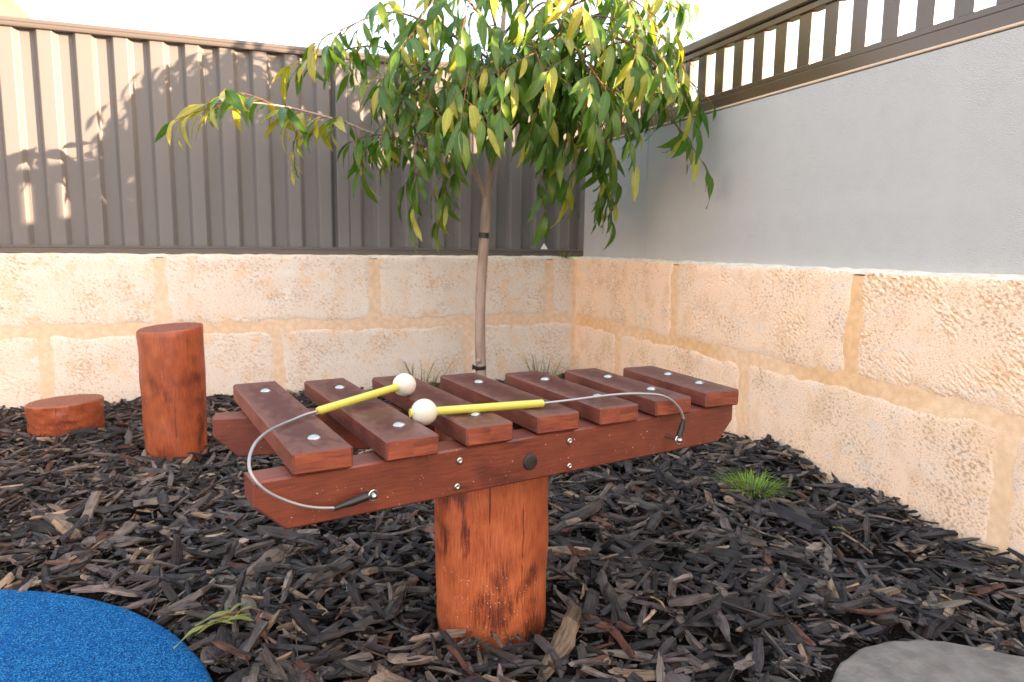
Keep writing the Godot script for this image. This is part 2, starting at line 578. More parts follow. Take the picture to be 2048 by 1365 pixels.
func chip_tone(r: RandomNumberGenerator) -> Color:
	var k := r.randf()
	var b := r.randf_range(0.9, 1.8)
	if k < 0.34: return Color(0.041, 0.040, 0.043) * b
	if k < 0.62: return Color(0.084, 0.077, 0.078) * b
	if k < 0.82: return Color(0.165, 0.142, 0.128) * b
	if k < 0.90: return Color(0.26, 0.208, 0.163) * b
	if k < 0.96: return Color(0.115, 0.06, 0.045) * b
	return Color(0.27, 0.21, 0.15) * b

func tint_shape(src: Dictionary, col: Color) -> Dictionary:
	var o := {"v": src.v, "n": src.n, "u": src.u, "i": src.i, "c": PackedColorArray()}
	var k := PackedColorArray()
	k.resize(src.v.size())
	for j in k.size():
		k[j] = Color(col.r * src.c[j].r, col.g * src.c[j].g, col.b * src.c[j].b, 1.0)
	o.c = k
	return o

func lying(r: RandomNumberGenerator, x: float, y: float, z: float, s: float, tilt: float) -> Transform3D:
	var b := Basis(Vector3.UP, r.randf() * TAU) * Basis(Vector3.BACK, r.randfn(0.0, tilt)) * Basis(Vector3.RIGHT, r.randfn(0.0, tilt * 1.3))
	return Transform3D(b.scaled_local(Vector3.ONE * s), Vector3(x, y, z))

func build_ground() -> void:
	hn = noise(2.2, 11)
	var g := arr()
	quad(g, Vector3(-150, -0.12, -150), Vector3(150, -0.12, -150), Vector3(150, -0.12, 150), Vector3(-150, -0.12, 150))
	tag(put("ground", mesh_of(g), M.far_ground), "", "", "", "structure")
	var bed := Node3D.new()
	bed.name = "mulch_bed"
	add_child(bed)
	tag(bed, "", "", "", "structure")
	var a := arr()
	var nx := 110
	var nz := 110
	for iz in nz:
		for ix in nx:
			var x := -4.2 + 4.25 * ix / (nx - 1)
			var z := -0.02 + 4.2 * iz / (nz - 1)
			var y := ground_y(x, z) - 0.030
			if Vector2(x, z).distance_to(BLUE_C) < BLUE_R + 0.04: y = minf(y, -0.035)
			if Vector2(x, z).distance_to(STONE_C) < STONE_R: y = minf(y, -0.03)
			a.v.append(Vector3(x, y, z))
			a.u.append(Vector2(x, z))
			a.c.append(Color.WHITE)
	grid_index(a, nx, nz)
	smooth(a)
	put("soil", mesh_of(a), M.soil, bed)
	# small chips and splinters, joined: nobody could count them
	var r := RandomNumberGenerator.new()
	r.seed = 4242
	var small := []
	for k in 30:
		small.append(chip_shape(r, 3, 4, r.randf_range(0.10, 0.24), r.randf_range(0.04, 0.10)))
	var middle := []
	for k in 48:
		middle.append(chip_shape(r, 5, 5, r.randf_range(0.06, 0.17), r.randf_range(0.035, 0.09)))
	var twig := []
	for k in 10:
		twig.append(chip_shape(r, 4, 3, r.randf_range(0.012, 0.022), r.randf_range(0.012, 0.02)))
	var tones := []
	for k in 90:
		tones.append(chip_tone(r))
	var tinted := {}
	var mass := arr()
	var sorts := [[small, 21000, 0.010, 0.036, 0.34, "s"], [middle, 15000, 0.030, 0.10, 0.24, "m"], [twig, 2600, 0.03, 0.12, 0.25, "t"]]
	for so in sorts:
		for k in so[1]:
			var x := r.randf_range(-3.4, 0.0)
			var z := r.randf_range(0.0, 3.35)
			if x < -2.95 and z > 1.5: continue
			var s := r.randf_range(so[2], so[3])
			if not free_spot(x, z, s): continue
			var which: int = r.randi() % so[0].size()
			var tone := r.randi() % tones.size()
			var col: Color = tones[tone]
			if so[5] == "t": col = Color(0.16, 0.12, 0.085) * r.randf_range(0.6, 1.4)
			var key := "%s%d_%d" % [so[5], which, tone % 24]
			if so[5] == "t": key += "t"
			if not tinted.has(key): tinted[key] = tint_shape(so[0][which], col)
			var lift := r.randf_range(-0.014, 0.012) if so[5] == "s" else r.randf_range(-0.006, 0.018)
			add_to(mass, tinted[key], lying(r, minf(x, -s * 0.3), ground_y(x, z) + lift, maxf(z, s * 0.3), s, so[4]))
	tag(put("bark_chips", mesh_of(mass), M.chip, bed), "", "", "", "stuff")
	# the large chips one can pick out in front
	var big := []
	for k in 26:
		var sh := chip_shape(r, 8, 6, r.randf_range(0.07, 0.2), r.randf_range(0.04, 0.10))
		for q in 2:
			big.append(mesh_of(tint_shape(sh, chip_tone(r))))
	var made := 0
	while made < 300:
		var x := r.randf_range(-2.3, -0.08)
		var z := r.randf_range(1.5, 3.0) if made < 210 else r.randf_range(0.3, 1.6)
		var s := r.randf_range(0.065, 0.115) if r.randf() < 0.86 else r.randf_range(0.11, 0.17)
		if not free_spot(x, z, s): continue
		if x > -s * 0.5 - 0.02: continue
		put("bark_chip", big[r.randi() % big.size()], M.chip, bed, lying(r, x, ground_y(x, z) + r.randf_range(0.006, 0.022), z, s, 0.2 if made % 12 else 0.7))
		made += 1
	# rubber surfacing with a rounded lip
	var blue := arr()
	var sides := 120
	var rings := [[0.0, 0.024], [0.3, 0.024], [0.6, 0.023], [BLUE_R - 0.03, 0.021], [BLUE_R - 0.012, 0.018], [BLUE_R - 0.003, 0.009], [BLUE_R, -0.005], [BLUE_R, -0.06]]
	var prof := []
	for k in rings: prof.append(k)
	blue = lathe(prof, sides)
	var bo := put("rubber_path", mesh_of(blue), M.rubber, self, Transform3D(Basis(), Vector3(BLUE_C.x, 0, BLUE_C.y)))
	tag(bo, "", "", "", "structure")
	# stepping stone
	var st := arr()
	var sn := noise(1.6, 51)
	var sprof := [0.0, 0.4, 0.75, 0.955, 0.988, 1.0, 1.0]
	var sy := [0.036, 0.036, 0.036, 0.0355, 0.031, 0.020, -0.05]
	for k in 7:
		for s in 73:
			var gq := TAU * (s % 72) / 72
			var rr: float = STONE_R * sprof[k] * (1.0 + 0.05 * sn.get_noise_2d(cos(gq), sin(gq)) + 0.012 * sn.get_noise_2d(cos(gq) * 7, sin(gq) * 7))
			st.v.append(Vector3(cos(gq) * rr, sy[k] + 0.003 * sn.get_noise_2d(cos(gq) * rr * 12.0, sin(gq) * rr * 12.0), sin(gq) * rr))
			st.u.append(Vector2(0, 0))
			st.c.append(Color.WHITE)
	grid_index(st, 73, 7)
	smooth(st)
	var so2 := put("stepping_stone", mesh_of(st), M.stone, self, Transform3D(Basis(), Vector3(STONE_C.x, 0, STONE_C.y)))
	tag(so2, "round grey stepping stone set flush in the bark mulch", "stepping stone")

# ------------------------------------------------------------------ limestone walls
# face: origin, u (along) and out directions; y is up. drop = how far each edge rolls back [left, right, bottom, top]
func block_mesh(w: float, h: float, step: float, sd: int, pit: float, coarse: float, ochre: float, pale: float, drop: Array, body: Color) -> ArrayMesh:
	var nx := int(w / step) + 1
	var ny := int(h / step) + 1
	var edge_n := noise(9.0, sd)
	var mask := noise(5.5, sd + 1, FastNoiseLite.TYPE_SIMPLEX_SMOOTH, 2)
	var grain := noise(68.0, sd + 2, FastNoiseLite.TYPE_CELLULAR)
	grain.cellular_return_type = FastNoiseLite.RETURN_DISTANCE
	var hole := noise(78.0, sd + 3, FastNoiseLite.TYPE_SIMPLEX_SMOOTH, 2)
	var fleck := noise(62.0, sd + 7, FastNoiseLite.TYPE_SIMPLEX_SMOOTH, 2)
	var stain := noise(4.2, sd + 4, FastNoiseLite.TYPE_SIMPLEX_SMOOTH, 3)
	var a := arr()
	var v := PackedVector3Array()
	var c := PackedColorArray()
	v.resize(nx * ny)
	c.resize(nx * ny)
	for iy in ny:
		var y := h * iy / (ny - 1)
		for ix in nx:
			var x := w * ix / (nx - 1)
			var wob := edge_n.get_noise_2d(x, y) * 0.008 + edge_n.get_noise_2d(x * 0.3 + 9.0, y * 0.3) * 0.009
			var z := 0.0025
			z -= drop[0] * exp(-(x + wob) / 0.011) + drop[1] * exp(-(w - x + wob) / 0.011)
			z -= drop[2] * exp(-(y + wob) / 0.011) + drop[3] * exp(-(h - y + wob) / 0.011)
			z = maxf(z, -0.03)
			var mk := mask.get_noise_2d(x * (1.0 if coarse < 0.5 else 0.8), y)
			var gr := grain.get_noise_2d(x, y) + 1.0
			var amount := clampf((mk + pit - 0.12) * 1.6, 0.0, 1.0)
			z += amount * (0.0008 + 0.0024 * coarse * coarse * coarse) * (0.55 - gr * gr * 1.5)
			var ho := hole.get_noise_2d(x, y * 1.25)
			var deep := clampf((ho - 0.40 + amount * 0.16) * 7.0, 0.0, 1.0)
			z -= deep * clampf(amount + 0.12, 0.0, 1.0) * (0.004 + 0.007 * coarse)
			z += ho * 0.0006
			v[iy * nx + ix] = Vector3(x, y, z)
			var s := stain.get_noise_2d(x, y)
			var col := body.lerp(body * 0.4 + Color(0.46, 0.44, 0.415), clampf(0.5 + s, 0, 1) * pale)
			var s2 := stain.get_noise_2d(x * 2.0 + 31.0, y * 1.3)
			col = col.lerp(Color(0.76, 0.54, 0.34), clampf(s2 * 1.6 - 0.25 + ochre, 0, 1) * 0.6)
			var s3 := stain.get_noise_2d(x * 1.4 - 17.0, y * 2.1)
			if s3 > 0.34: col = col.lerp(Color(0.74, 0.735, 0.73), clampf((s3 - 0.34) * 9.0, 0, 1) * 0.75 * pale)
			var fl := fleck.get_noise_2d(x, y * 1.5) + stain.get_noise_2d(x * 0.9 + 5.0, y * 0.9) * 0.5
			if fl > 0.38: col = col.lerp(Color(0.42, 0.27, 0.15), clampf((fl - 0.38) * 4.0, 0, 1) * 0.7)
			c[iy * nx + ix] = col
	a.v = v
	a.c = c
	grid_index(a, nx, ny, true)
	smooth(a)
	# sides going back into the wall
	var back := 0.2
	var ring := []
	for ix in nx: ring.append(ix)
	for iy in range(1, ny): ring.append(iy * nx + nx - 1)
	for ix in range(nx - 2, -1, -1): ring.append((ny - 1) * nx + ix)
	for iy in range(ny - 2, 0, -1): ring.append(iy * nx)
	ring.append(0)
	for k in range(0, ring.size() - 1):
		var p: Vector3 = a.v[ring[k]]
		var q: Vector3 = a.v[ring[k + 1]]
		var col: Color = a.c[ring[k]]
		quad(a, q, p, Vector3(p.x, p.y, -back), Vector3(q.x, q.y, -back), Vector2(), Vector2(), Vector2(), Vector2(), col)
	a.u = PackedVector2Array()
	return mesh_of(a)

func mortar_mesh(w: float, h: float, sd: int, one: Color, two: Color) -> ArrayMesh:
	var step := 0.014
	var nx := int(w / step) + 1
	var ny := int(h / step) + 1
	var n1 := noise(7.0, sd, FastNoiseLite.TYPE_SIMPLEX_SMOOTH, 3)
	var n2 := noise(1.6, sd + 1, FastNoiseLite.TYPE_SIMPLEX_SMOOTH, 3)
	var a := arr()
	for iy in ny:
		for ix in nx:
			var x := w * ix / (nx - 1)
			var y := h * iy / (ny - 1)
			a.v.append(Vector3(x, y, -0.0012 + n1.get_noise_2d(x, y) * 0.0028))
			var t := clampf(0.5 + n2.get_noise_2d(x, y * 0.6) * 1.1, 0, 1)
			a.c.append(one.lerp(two, t))
	grid_index(a, nx, ny, true)
	smooth(a)
	for e in [[Vector3(0, h, 0), Vector3(w, h, 0)]]:
		quad(a, e[1] + Vector3(0, 0, -0.006), e[0] + Vector3(0, 0, -0.006), e[0] + Vector3(0, 0, -0.2), e[1] + Vector3(0, 0, -0.2), Vector2(), Vector2(), Vector2(), Vector2(), Color(0.66, 0.56, 0.42))
	a.u = PackedVector2Array()
	return mesh_of(a)

func build_limestone() -> void:
	# back wall: u = +x, out = +z
	var back := thing("limestone_wall", "pale limestone block retaining wall under the ribbed metal fence", "wall", Vector3(0, 0, 0))
	put("mortar", mortar_mesh(4.21, 0.80, 61, Color(0.74, 0.60, 0.475), Color(0.73, 0.55, 0.40)), M.mortar, back, Transform3D(Basis(), Vector3(-4.2, -0.09, 0)))
	var j := 0.017
	var upper := [-3.18, -2.17, -1.16, -0.156, 0.0]
	var lower := [-3.675, -2.665, -1.655, -0.645, 0.0]
	var sd := 400
	for row in 2:
		var cuts: Array = upper if row == 0 else lower
		for k in cuts.size() - 1:
			var x0: float = cuts[k] + j
			var x1: float = cuts[k + 1] - (j if k < cuts.size() - 2 else 0.006)
			var y0: float = 0.37 + j if row == 0 else -0.08
			var y1: float = 0.72 if row == 0 else 0.37 - j
			var near_corner := k >= cuts.size() - 3
			var m := block_mesh(x1 - x0, y1 - y0, 0.0062, sd, 0.12 if row == 0 else 0.05, 0.35, 0.16 if near_corner else 0.0, 0.95 if not near_corner else 0.5, [0.009, 0.009, 0.009, 0.004 if row == 0 else 0.009], Color(0.715, 0.675, 0.63))
			put("limestone_block", m, M.lime, back, Transform3D(Basis(), Vector3(x0, y0, 0)))
			sd += 10
	put("mortar_fillet", fillet_mesh(4.2, 0.07, 0.010, 63), M.mortar, back, Transform3D(Basis(), Vector3(-4.2, 0.719, -0.012)))
	# right wall: u = +z, out = -x  (turned a quarter)
	var right := thing("limestone_wall", "weathered pitted limestone block wall below the smooth rendered wall", "wall", Vector3(0, 0, 0))
	var turn := Basis(Vector3(0, 0, 1), Vector3(0, 1, 0), Vector3(-1, 0, 0))
	put("mortar", mortar_mesh(5.2, 0.80, 71, Color(0.88, 0.65, 0.44), Color(0.82, 0.53, 0.29)), M.mortar, right, Transform3D(turn, Vector3(0, -0.09, -0.012)))
	put("mortar_fillet", fillet_mesh(5.2, 0.047, 0.012, 73), M.mortar, right, Transform3D(turn, Vector3(0.006, 0.719, 0.0)))
	var ur := [0.0, 1.033, 2.043, 3.053, 4.06]
	var lr := [0.0, 0.538, 1.538, 2.548, 3.558]
	var pits := [[-0.05, 0.2, 0.2], [0.10, 0.5, 0.12], [0.26, 1.0, 0.05], [0.2, 0.9, 0.1]]
	for row in 2:
		var cuts: Array = ur if row == 0 else lr
		for k in cuts.size() - 1:
			var z0: float = cuts[k] + (j if k > 0 else 0.008)
			var z1: float = cuts[k + 1] - j
			var y0: float = 0.37 + j if row == 0 else -0.08
			var y1: float = 0.72 if row == 0 else 0.37 - j
			var pt: Array = pits[k] if row == 0 else [-0.2 + 0.03 * k, 0.2, 0.15]
			var m := block_mesh(z1 - z0, y1 - y0, 0.0042 if k > 0 and k < 3 else 0.006, sd, pt[0], pt[1], pt[2], 0.35, [0.009, 0.009, 0.009, 0.004 if row == 0 else 0.009], Color(0.93, 0.715, 0.54))
			put("limestone_block", m, M.lime, right, Transform3D(turn, Vector3(0, y0, z0)))
			sd += 10

# ragged fillet of mortar, length along u, depth towards -out, height up
func fillet_mesh(w: float, depth: float, h: float, sd: int) -> ArrayMesh:
	var n := noise(9.0, sd, FastNoiseLite.TYPE_SIMPLEX_SMOOTH, 3)
	var a := arr()
	var nx := int(w / 0.012)
	for row in 4:
		for ix in nx:
			var x := w * ix / (nx - 1)
			var q := n.get_noise_2d(x, row * 0.04)
			var f := row / 3.0
			a.v.append(Vector3(x, (h * pow(f, 1.3) + q * h * 0.45) if row > 0 else -0.004, -depth * f + 0.003 + q * 0.006))
			a.c.append(Color(0.84, 0.78, 0.69).lerp(Color(0.72, 0.60, 0.46), clampf(0.3 + q * 1.4, 0, 1)))
	grid_index(a, nx, 4, true)
	smooth(a)
	return mesh_of(a)

# ------------------------------------------------------------------ metal fence along the back
func strip_profile(prof: Array, y0: float, y1: float) -> ArrayMesh:
	# prof: points [x, z] from left to right seen from the front (+z), with smooth bends
	var a := arr()
	var n := prof.size()
	for k in n:
		var p0: Vector2 = prof[maxi(k - 1, 0)]
		var p1: Vector2 = prof[mini(k + 1, n - 1)]
		var d := (p1 - p0).normalized()
		var nn := Vector3(-d.y, 0, d.x)
		for y in [y0, y1]:
			a.v.append(Vector3(prof[k].x, y, prof[k].y))
			a.n.append(nn)
			a.u.append(Vector2(prof[k].x, y))
			a.c.append(Color.WHITE)
	for k in n - 1:
		var b := k * 2
		a.i.append_array(PackedInt32Array([b, b + 1, b + 2, b + 2, b + 1, b + 3]))
	return mesh_of(a)

func rounded(pts: Array, r: float) -> Array:
	var out := [pts[0]]
	for k in range(1, pts.size() - 1):
		var p: Vector2 = pts[k]
		var a: Vector2 = p + (pts[k - 1] - p).normalized() * r
		var b: Vector2 = p + (pts[k + 1] - p).normalized() * r
		out.append(a)
		out.append((a + b) * 0.25 + p * 0.5)
		out.append(b)
	out.append(pts[pts.size() - 1])
	return out

# closed profile in (z, y) run along x from x0 to x1
func rail(prof: Array, x0: float, x1: float) -> ArrayMesh:
	var a := arr()
	var n := prof.size()
	var mid := Vector2.ZERO
	for p in prof: mid += p / n
	for k in n:
		var p: Vector2 = prof[k]
		var q: Vector2 = prof[(k + 1) % n]
		var e := [Vector3(x0, p.y, p.x), Vector3(x1, p.y, p.x), Vector3(x1, q.y, q.x), Vector3(x0, q.y, q.x)]
		quad(a, e[3], e[2], e[1], e[0])
	for x in [x0, x1]:
		for k in n:
			var p: Vector2 = prof[k]
			var q: Vector2 = prof[(k + 1) % n]
			var c := Vector3(x, mid.y, mid.x)
			if x == x0: tri(a, c, Vector3(x, q.y, q.x), Vector3(x, p.y, p.x))
			else: tri(a, c, Vector3(x, p.y, p.x), Vector3(x, q.y, q.x))
	return mesh_of(a)

func build_fence() -> void:
	var f := thing("metal_fence", "taupe ribbed sheet metal fence with capped top rail", "fence", Vector3(0, 0.72, -0.1))
	var per := 0.151
	var d := 0.028
	var start := -2.72 - per * 8
	var count := 0
	while start < 0.1:
		var pts := []
		for k in 5:
			var x := start + k * per
			pts.append_array([Vector2(x, 0), Vector2(x + 0.0185, -d), Vector2(x + 0.074, -d), Vector2(x + 0.0925, 0)])
		pts.append(Vector2(start + 5 * per + 0.004, 0.0))
		pts.insert(0, Vector2(start - 0.0, 0.0))
		pts.remove_at(1)
		var bend := rounded(pts, 0.004)
		var lap := 0.0012 if count % 2 else 0.0
		put("fence_sheet", strip_profile(bend, 0.012, 1.03), M.fence, f, Transform3D(Basis(), Vector3(0, 0, lap)))
		start += 5 * per
		count += 1
	# rails: (z, y) profiles, run counter-clockwise seen from +x
	var x0 := -3.95
	var x1 := 0.24
	put("top_rail", rail([Vector2(0.012, 1.000), Vector2(0.016, 1.002), Vector2(0.018, 1.010), Vector2(0.018, 1.016), Vector2(0.0155, 1.018), Vector2(0.0155, 1.020), Vector2(0.018, 1.022), Vector2(0.018, 1.030), Vector2(0.014, 1.037), Vector2(0.008, 1.040), Vector2(-0.035, 1.040), Vector2(-0.04, 1.035), Vector2(-0.04, 1.0)], x0, x1), M.fence_rail, f)
	put("bottom_rail", rail([Vector2(0.012, 0.006), Vector2(0.018, 0.008), Vector2(0.020, 0.012), Vector2(0.020, 0.020), Vector2(0.016, 0.023), Vector2(0.016, 0.034), Vector2(0.020, 0.037), Vector2(0.020, 0.043), Vector2(0.014, 0.047), Vector2(0.006, 0.048), Vector2(-0.04, 0.048), Vector2(-0.04, 0.006)], x0, x1), M.fence_rail, f)
	for x in [-3.6, -1.30]:
		var c := bevel_box(Vector3(x - 0.03, -0.05, -0.03), Vector3(x + 0.03, 1.0, 0.008), 0.004)
		put("fence_post", mesh_of(c), M.fence, f)
	# lawn on the far side, level with the wall top
	var g := arr()
	quad(g, Vector3(-9, 0.63, -14), Vector3(9, 0.63, -14), Vector3(9, 0.63, -0.2), Vector3(-9, 0.63, -0.2))
	tag(put("lawn_ground", mesh_of(g), mat(lin(0.1, 0.13, 0.04), 0.9, 0.2)), "", "", "", "structure")

# ------------------------------------------------------------------ rendered wall with the slatted screen
func build_right_wall() -> void:
	var w := thing("rendered_wall", "off-white textured rendered wall standing on the limestone blocks", "wall", Vector3(0.05, 0.72, 0))
	var joint_z := 0.685
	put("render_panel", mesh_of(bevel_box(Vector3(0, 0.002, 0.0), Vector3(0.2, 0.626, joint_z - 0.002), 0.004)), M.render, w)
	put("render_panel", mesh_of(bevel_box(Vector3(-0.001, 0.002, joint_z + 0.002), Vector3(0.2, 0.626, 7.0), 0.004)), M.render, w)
	put("joint_strip", mesh_of(bevel_box(Vector3(0.004, 0.004, joint_z - 0.0018), Vector3(0.19, 0.62, joint_z + 0.0018), 0.0004)), M.joint, w)
	put("edge_bead", mesh_of(bevel_box(Vector3(-0.004, 0.6285, 0.0), Vector3(0.2, 0.6365, 7.0), 0.002)), M.render_edge, w)
	var s := thing("slatted_screen", "dark bronze metal screen of upright slats on top of the rendered wall", "fence", Vector3(0.062, 0.72, 0))
	# bottom rail in two steps, cap in two steps
	put("bottom_rail", mesh_of(bevel_box(Vector3(0.0, 0.638, 0.0), Vector3(0.05, 0.682, 7.0), 0.003)), M.screen, s)
	put("rail_channel", mesh_of(bevel_box(Vector3(0.007, 0.6825, 0.0), Vector3(0.043, 0.704, 7.0), 0.003)), M.screen, s)
	put("head_channel", mesh_of(bevel_box(Vector3(0.004, 0.882, 0.0), Vector3(0.046, 0.906, 7.0), 0.003)), M.screen, s)
	put("cap_rail", mesh_of(bevel_box(Vector3(-0.006, 0.909, 0.0), Vector3(0.056, 0.948, 7.0), 0.005)), M.screen, s)
	var sl := mesh_of(bevel_box(Vector3(0.013, 0.700, -0.030), Vector3(0.037, 0.886, 0.030), 0.002))
	for k in 56:
		var z := 0.099 + 0.12 * k
		if z > 6.95: break
		put("slat", sl, M.screen, s, Transform3D(Basis(), Vector3(0, 0, z)))

# ------------------------------------------------------------------ xylophone
# bar or beam: length along x, width along z, chamfered, three surfaces: top, sides, ends
func bar_mesh(l: float, t: float, w: float, b: float, mats: Array) -> ArrayMesh:
	var box := bevel_box(Vector3(-l / 2, -t / 2, -w / 2), Vector3(l / 2, t / 2, w / 2), b)
	var out := ArrayMesh.new()
	var parts := [arr(), arr(), arr()]
	for k in range(0, box.i.size(), 3):
		var n: Vector3 = box.n[box.i[k]]
		var which := 1
		if n.y > 0.6: which = 0
		elif absf(n.x) > 0.8: which = 2
		var e := [box.v[box.i[k]], box.v[box.i[k + 1]], box.v[box.i[k + 2]]]
		var uv := []
		for p in e:
			if which == 0: uv.append(Vector2(p.z / w + 0.5, p.x / l + 0.5))
			elif which == 1: uv.append(Vector2(p.x + 0.37, p.y + p.z * 0.6))
			else: uv.append(Vector2(p.z, p.y))
		tri(parts[which], e[0], e[1], e[2], uv[0], uv[1], uv[2])
	for k in 3:
		var p: Dictionary = parts[k]
		var s := []
		s.resize(Mesh.ARRAY_MAX)
		s[Mesh.ARRAY_VERTEX] = p.v
		s[Mesh.ARRAY_NORMAL] = p.n
		s[Mesh.ARRAY_TEX_UV] = p.u
		s[Mesh.ARRAY_INDEX] = p.i
		out.add_surface_from_arrays(Mesh.PRIMITIVE_TRIANGLES, s)
		out.surface_set_material(k, mats[k])
	return out

# beam outline in its own x-y plane with chamfered lower corners, thickness towards -z
func beam_mesh(l: float, h: float, t: float) -> ArrayMesh:
	var o := [Vector2(-l / 2, 0), Vector2(l / 2, 0), Vector2(l / 2, -0.038), Vector2(l / 2 - 0.044, -h), Vector2(-l / 2 + 0.046, -h), Vector2(-l / 2, -0.038)]
	var b := 0.003
	var inner := []
	var n := o.size()
	for k in n:
		var d0: Vector2 = (o[k] - o[(k + n - 1) % n]).normalized()
		var d1: Vector2 = (o[(k + 1) % n] - o[k]).normalized()
		var i0 := Vector2(d0.y, -d0.x)
		var i1 := Vector2(d1.y, -d1.x)
		var m: Vector2 = (i0 + i1).normalized()
		inner.append(o[k] + m * (b / maxf(0.3, m.dot(i0))))
	var a := arr()
	var c := Vector3(0, -h / 2, -t / 2)
	var f := []
	var g := []
	for k in n:
		f.append(Vector3(inner[k].x, inner[k].y, 0))
		g.append(Vector3(inner[k].x, inner[k].y, -t))
	for k in range(1, n - 1):
		face3(a, [f[0], f[k], f[k + 1]], c)
		face3(a, [g[0], g[k], g[k + 1]], c)
	for k in n:
		var k2 := (k + 1) % n
		face4(a, [f[k], f[k2], Vector3(o[k2].x, o[k2].y, -b), Vector3(o[k].x, o[k].y, -b)], c)
		face4(a, [g[k], g[k2], Vector3(o[k2].x, o[k2].y, -t + b), Vector3(o[k].x, o[k].y, -t + b)], c)
		face4(a, [Vector3(o[k].x, o[k].y, -b), Vector3(o[k2].x, o[k2].y, -b), Vector3(o[k2].x, o[k2].y, -t + b), Vector3(o[k].x, o[k].y, -t + b)], c)
	return mesh_of(a)

# turned post with slight flats and waves; uv.x round, uv.y down from the top (0..1)
func post_mesh(r_top: float, r_bot: float, h: float, sd: int, wave: float, tilt := Vector2.ZERO, foot := 0.0) -> ArrayMesh:
	var n := noise(2.2, sd, FastNoiseLite.TYPE_SIMPLEX_SMOOTH, 2)
	var a := arr()
	var sides := 64
	var rows := 22
	for k in rows + 2:
		var f := clampf(float(k - 1) / rows, 0, 1)
		for s in sides + 1:
			var g := TAU * (s % sides) / sides
			var r := lerpf(r_top, r_bot, f) * (1.0 + wave * n.get_noise_3d(cos(g), sin(g), f * 1.1))
			if foot > 0.0 and f > 0.86: r *= 1.0 - foot * pow((f - 0.86) / 0.14, 1.5)
			if k == 0: r -= 0.004
			var y := h * (1.0 - f)
			if k == 1: y -= 0.004
			var top := (tilt.x * cos(g) + tilt.y * sin(g)) * r
			a.v.append(Vector3(cos(g) * r, y + top * (1.0 - f), sin(g) * r))
			a.u.append(Vector2(float(s) / sides, f))
			a.c.append(Color.WHITE)
	grid_index(a, sides + 1, rows + 2, true)
	smooth(a)
	for k in rows + 2:
		var i0 := k * (sides + 1)
		var m: Vector3 = (a.n[i0] + a.n[i0 + sides]).normalized()
		a.n[i0] = m
		a.n[i0 + sides] = m
	return mesh_of(a)

func disc_mesh(r: float, y: float, tilt: Vector2, sd: int, wave: float) -> ArrayMesh:
	var n := noise(2.2, sd, FastNoiseLite.TYPE_SIMPLEX_SMOOTH, 2)
	var a := arr()
	var prev := []
	for s in 65:
		var g := TAU * (s % 64) / 64
		var rr := r * (1.0 + wave * n.get_noise_3d(cos(g), sin(g), 0.0)) - 0.004
		prev.append(Vector3(cos(g) * rr, y + (tilt.x * cos(g) + tilt.y * sin(g)) * rr, sin(g) * rr))
	for s in 64:
		tri(a, Vector3(0, y, 0), prev[s], prev[s + 1], Vector2(0.5, 0.5), Vector2(prev[s].x + 0.5, prev[s].z + 0.5), Vector2(prev[s + 1].x + 0.5, prev[s + 1].z + 0.5))
	return mesh_of(a)

func dome() -> ArrayMesh:
	return mesh_of(lathe([[0.0, 0.0052], [0.003, 0.0051], [0.006, 0.0044], [0.0085, 0.0032], [0.0105, 0.0016], [0.0115, 0.0004], [0.0115, -0.002]], 24))

